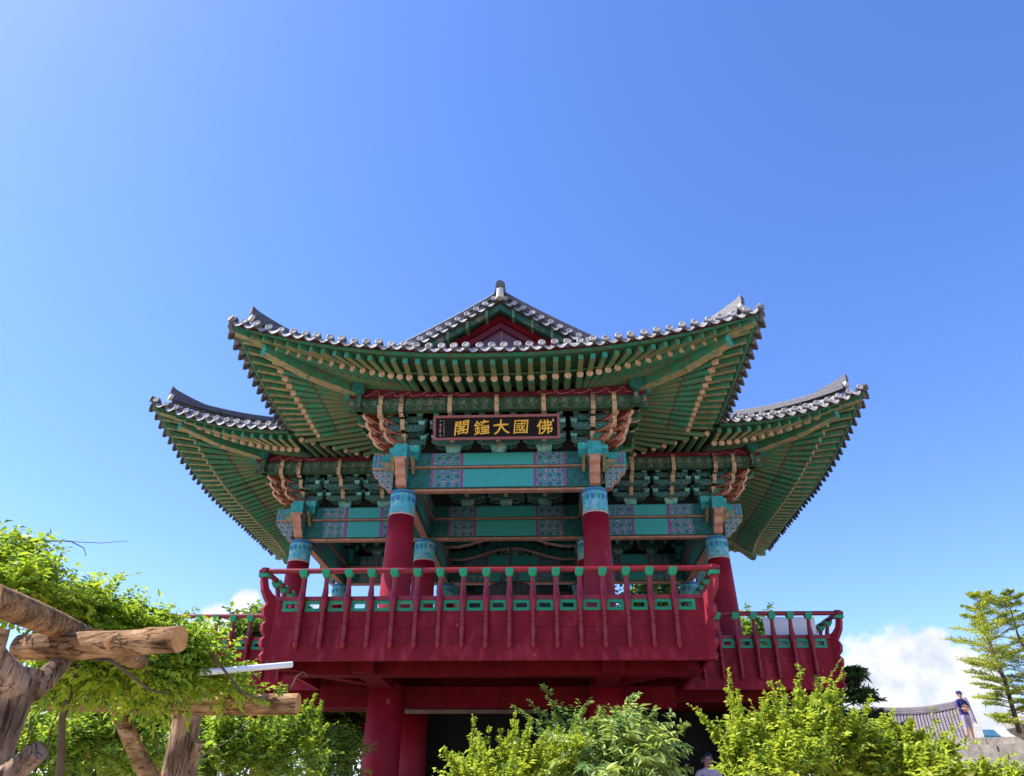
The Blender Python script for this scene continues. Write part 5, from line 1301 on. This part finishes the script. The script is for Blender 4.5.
p = at(1022, 740, 27.5); layered_tree('larch_tree', 'tall yellow green larch with open feathery boughs at the right edge', (p.x, p.y, TZ-.1), at(1010, 588, 27.5).z, larch_form(64, .80), LF['larch'], 52, lw=.022, ll=.09, per=16, weights=(.5, .38, .12), sub=10, tr=.07)
p = at(1056, 740, 29); layered_tree('larch_tree', 'second larch cut off by the right edge of the picture', (p.x, p.y, TZ-.1), at(1030, 590, 29).z, larch_form(64, .80), LF['larch'], 53, lw=.022, ll=.09, per=16, weights=(.4, .4, .2), sub=10, tr=.07)

# trees behind the pavilion
def broad_tree(label, px, py, D, hw, hh, seed, mats=None, n=900, ll=.22):
    rng = np.random.default_rng(seed); b = pix_blobs([(px, py, D, hw, hh, .9), (px-hw*.45, py+hh*.35, D-.6, hw*.6, hh*.7, .9), (px+hw*.5, py+hh*.3, D+.5, hw*.6, hh*.65, .9), (px+hw*.1, py-hh*.45, D, hw*.5, hh*.5, .9)])
    c = Vector(b[0][0]); t = thing('leafy_tree', (c.x, c.y, -1.0), label, 'tree', 'trees behind the pavilion')
    mb = MB(); mb.tube([(c.x, c.y, -1.05), (c.x+.1, c.y, (c.z-1)/2), (c.x, c.y+.1, c.z)], [.26, .2, .12], 10, 0)
    for cc, ra in b[1:]: mb.tube([(c.x+.05, c.y, (c.z-1)*.6), Vector((c.x, c.y, c.z)).lerp(Vector(cc), .5), Vector(cc)], [.1, .07, .03], 7, 0)
    mb.build('trunk', ['stem'], t)
    leaves_mesh('crown', blob_twigs(b, n, rng, (.5, 1.0), .4, .8, .5), mats or LF['far'], t, ll*.55, ll, rng, 12, .3, weights=(.4, .38, .22))
broad_tree('light green tree seen through the left wing railing', 245, 668, 26, 38, 40, 61)
broad_tree('bright green tree seen past the columns under the right eave', 655, 635, 26, 55, 52, 62, n=1100)
broad_tree('small light green tree seen through the right wing railing', 745, 660, 25, 26, 20, 63)
broad_tree('round green tree low behind the left red ground column', 350, 705, 22, 55, 40, 64, n=800)
broad_tree('green tree low behind the pergola and left wing', 130, 730, 24, 70, 40, 65, n=900)

# ================================================================== light and sky
SUN_EL = R(52); SUN_AZ = R(3)      # from the left, a little towards the front
sdir = Vector((-math.cos(SUN_EL)*math.cos(SUN_AZ), -math.cos(SUN_EL)*math.sin(SUN_AZ), math.sin(SUN_EL)))
sl = bpy.data.lights.new('sun', 'SUN'); sl.energy = 4.6; sl.angle = R(.53); sl.color = (1, .955, .88)
slo = bpy.data.objects.new('sun', sl); COL.objects.link(slo); slo.rotation_euler = (-sdir).to_track_quat('-Z', 'Y').to_euler(); slo.location = (-20, -10, 30)
w = bpy.data.worlds.new('World'); S.world = w; w.use_nodes = True; nt = w.node_tree; bg = nt.nodes['Background']
sky = nt.nodes.new('ShaderNodeTexSky'); sky.sky_type = 'NISHITA'; sky.sun_disc = False; sky.sun_elevation = SUN_EL
sky.sun_rotation = math.atan2(sdir.x, sdir.y); sky.air_density = 1.0; sky.dust_density = .5; sky.ozone_density = 3.0; sky.altitude = 100
hs = nt.nodes.new('ShaderNodeHueSaturation'); hs.inputs['Saturation'].default_value = 1.13
gain = nt.nodes.new('ShaderNodeMix'); gain.data_type = 'RGBA'; gain.blend_type = 'MULTIPLY'; gain.inputs[0].default_value = 1; gain.inputs[7].default_value = (1.0, .97, 1.2, 1)
nt.links.new(sky.outputs['Color'], gain.inputs[6]); nt.links.new(gain.outputs[2], hs.inputs['Color'])
# cumulus clouds standing low over the horizon
tc = nt.nodes.new('ShaderNodeTexCoord')
def vdir(px, py): return (at(px, py, 100)-CAM).normalized()
def mth(op, a=None, b=None):
    n_ = nt.nodes.new('ShaderNodeMath'); n_.operation = op
    for i, x in enumerate((a, b)):
        if x is None: continue
        if isinstance(x, (int, float)): n_.inputs[i].default_value = x
        else: nt.links.new(x, n_.inputs[i])
    return n_.outputs[0]
mask = None
nz = nt.nodes.new('ShaderNodeTexNoise'); nz.inputs['Scale'].default_value = 16; nz.inputs['Detail'].default_value = 9; nz.inputs['Roughness'].default_value = .62
nt.links.new(tc.outputs['Generated'], nz.inputs['Vector'])
for (px, py, rad) in [(905, 668, .040), (935, 662, .030), (872, 682, .034), (960, 690, .034), (915, 705, .055), (965, 715, .04), (850, 700, .03), (985, 720, .03), (245, 604, .014), (212, 628, .022), (245, 632, .022), (330, 618, .02), (180, 652, .03), (60, 720, .04), (640, 650, .03)]:
    d = vdir(px, py); vm = nt.nodes.new('ShaderNodeVectorMath'); vm.operation = 'DISTANCE'; nt.links.new(tc.outputs['Generated'], vm.inputs[0]); vm.inputs[1].default_value = d
    q = mth('SUBTRACT', 1.0, mth('DIVIDE', vm.outputs['Value'], rad*1.5))
    mask = q if mask is None else mth('MAXIMUM', mask, q)
val = mth('ADD', mask, mth('MULTIPLY', mth('SUBTRACT', nz.outputs['Fac'], .5), 1.9))
rp = nt.nodes.new('ShaderNodeValToRGB'); rp.color_ramp.elements[0].position = .10; rp.color_ramp.elements[1].position = .48; rp.color_ramp.interpolation = 'EASE'; nt.links.new(val, rp.inputs['Fac'])
nz2 = nt.nodes.new('ShaderNodeTexNoise'); nz2.inputs['Scale'].default_value = 30; nz2.inputs['Detail'].default_value = 6; nt.links.new(tc.outputs['Generated'], nz2.inputs['Vector'])
rc = nt.nodes.new('ShaderNodeValToRGB'); rc.color_ramp.elements[0].position = .3; rc.color_ramp.elements[1].position = .6
rc.color_ramp.elements[0].color = (2.7, 3.0, 3.6, 1); rc.color_ramp.elements[1].color = (4.3, 4.35, 4.5, 1); nt.links.new(nz2.outputs['Fac'], rc.inputs['Fac'])
mx = nt.nodes.new('ShaderNodeMix'); mx.data_type = 'RGBA'; nt.links.new(rp.outputs['Color'], mx.inputs[0]); nt.links.new(hs.outputs['Color'], mx.inputs[6]); nt.links.new(rc.outputs['Color'], mx.inputs[7])
nt.links.new(mx.outputs[2], bg.inputs['Color']); bg.inputs['Strength'].default_value = .115
S.view_settings.view_transform = 'Standard'; S.view_settings.look = 'None'; S.view_settings.exposure = 1.2; S.view_settings.gamma = 1
S.render.film_transparent = False
S.cycles.use_denoising = True; S.cycles.max_bounces = 8; S.cycles.diffuse_bounces = 4; S.cycles.transparent_max_bounces = 4
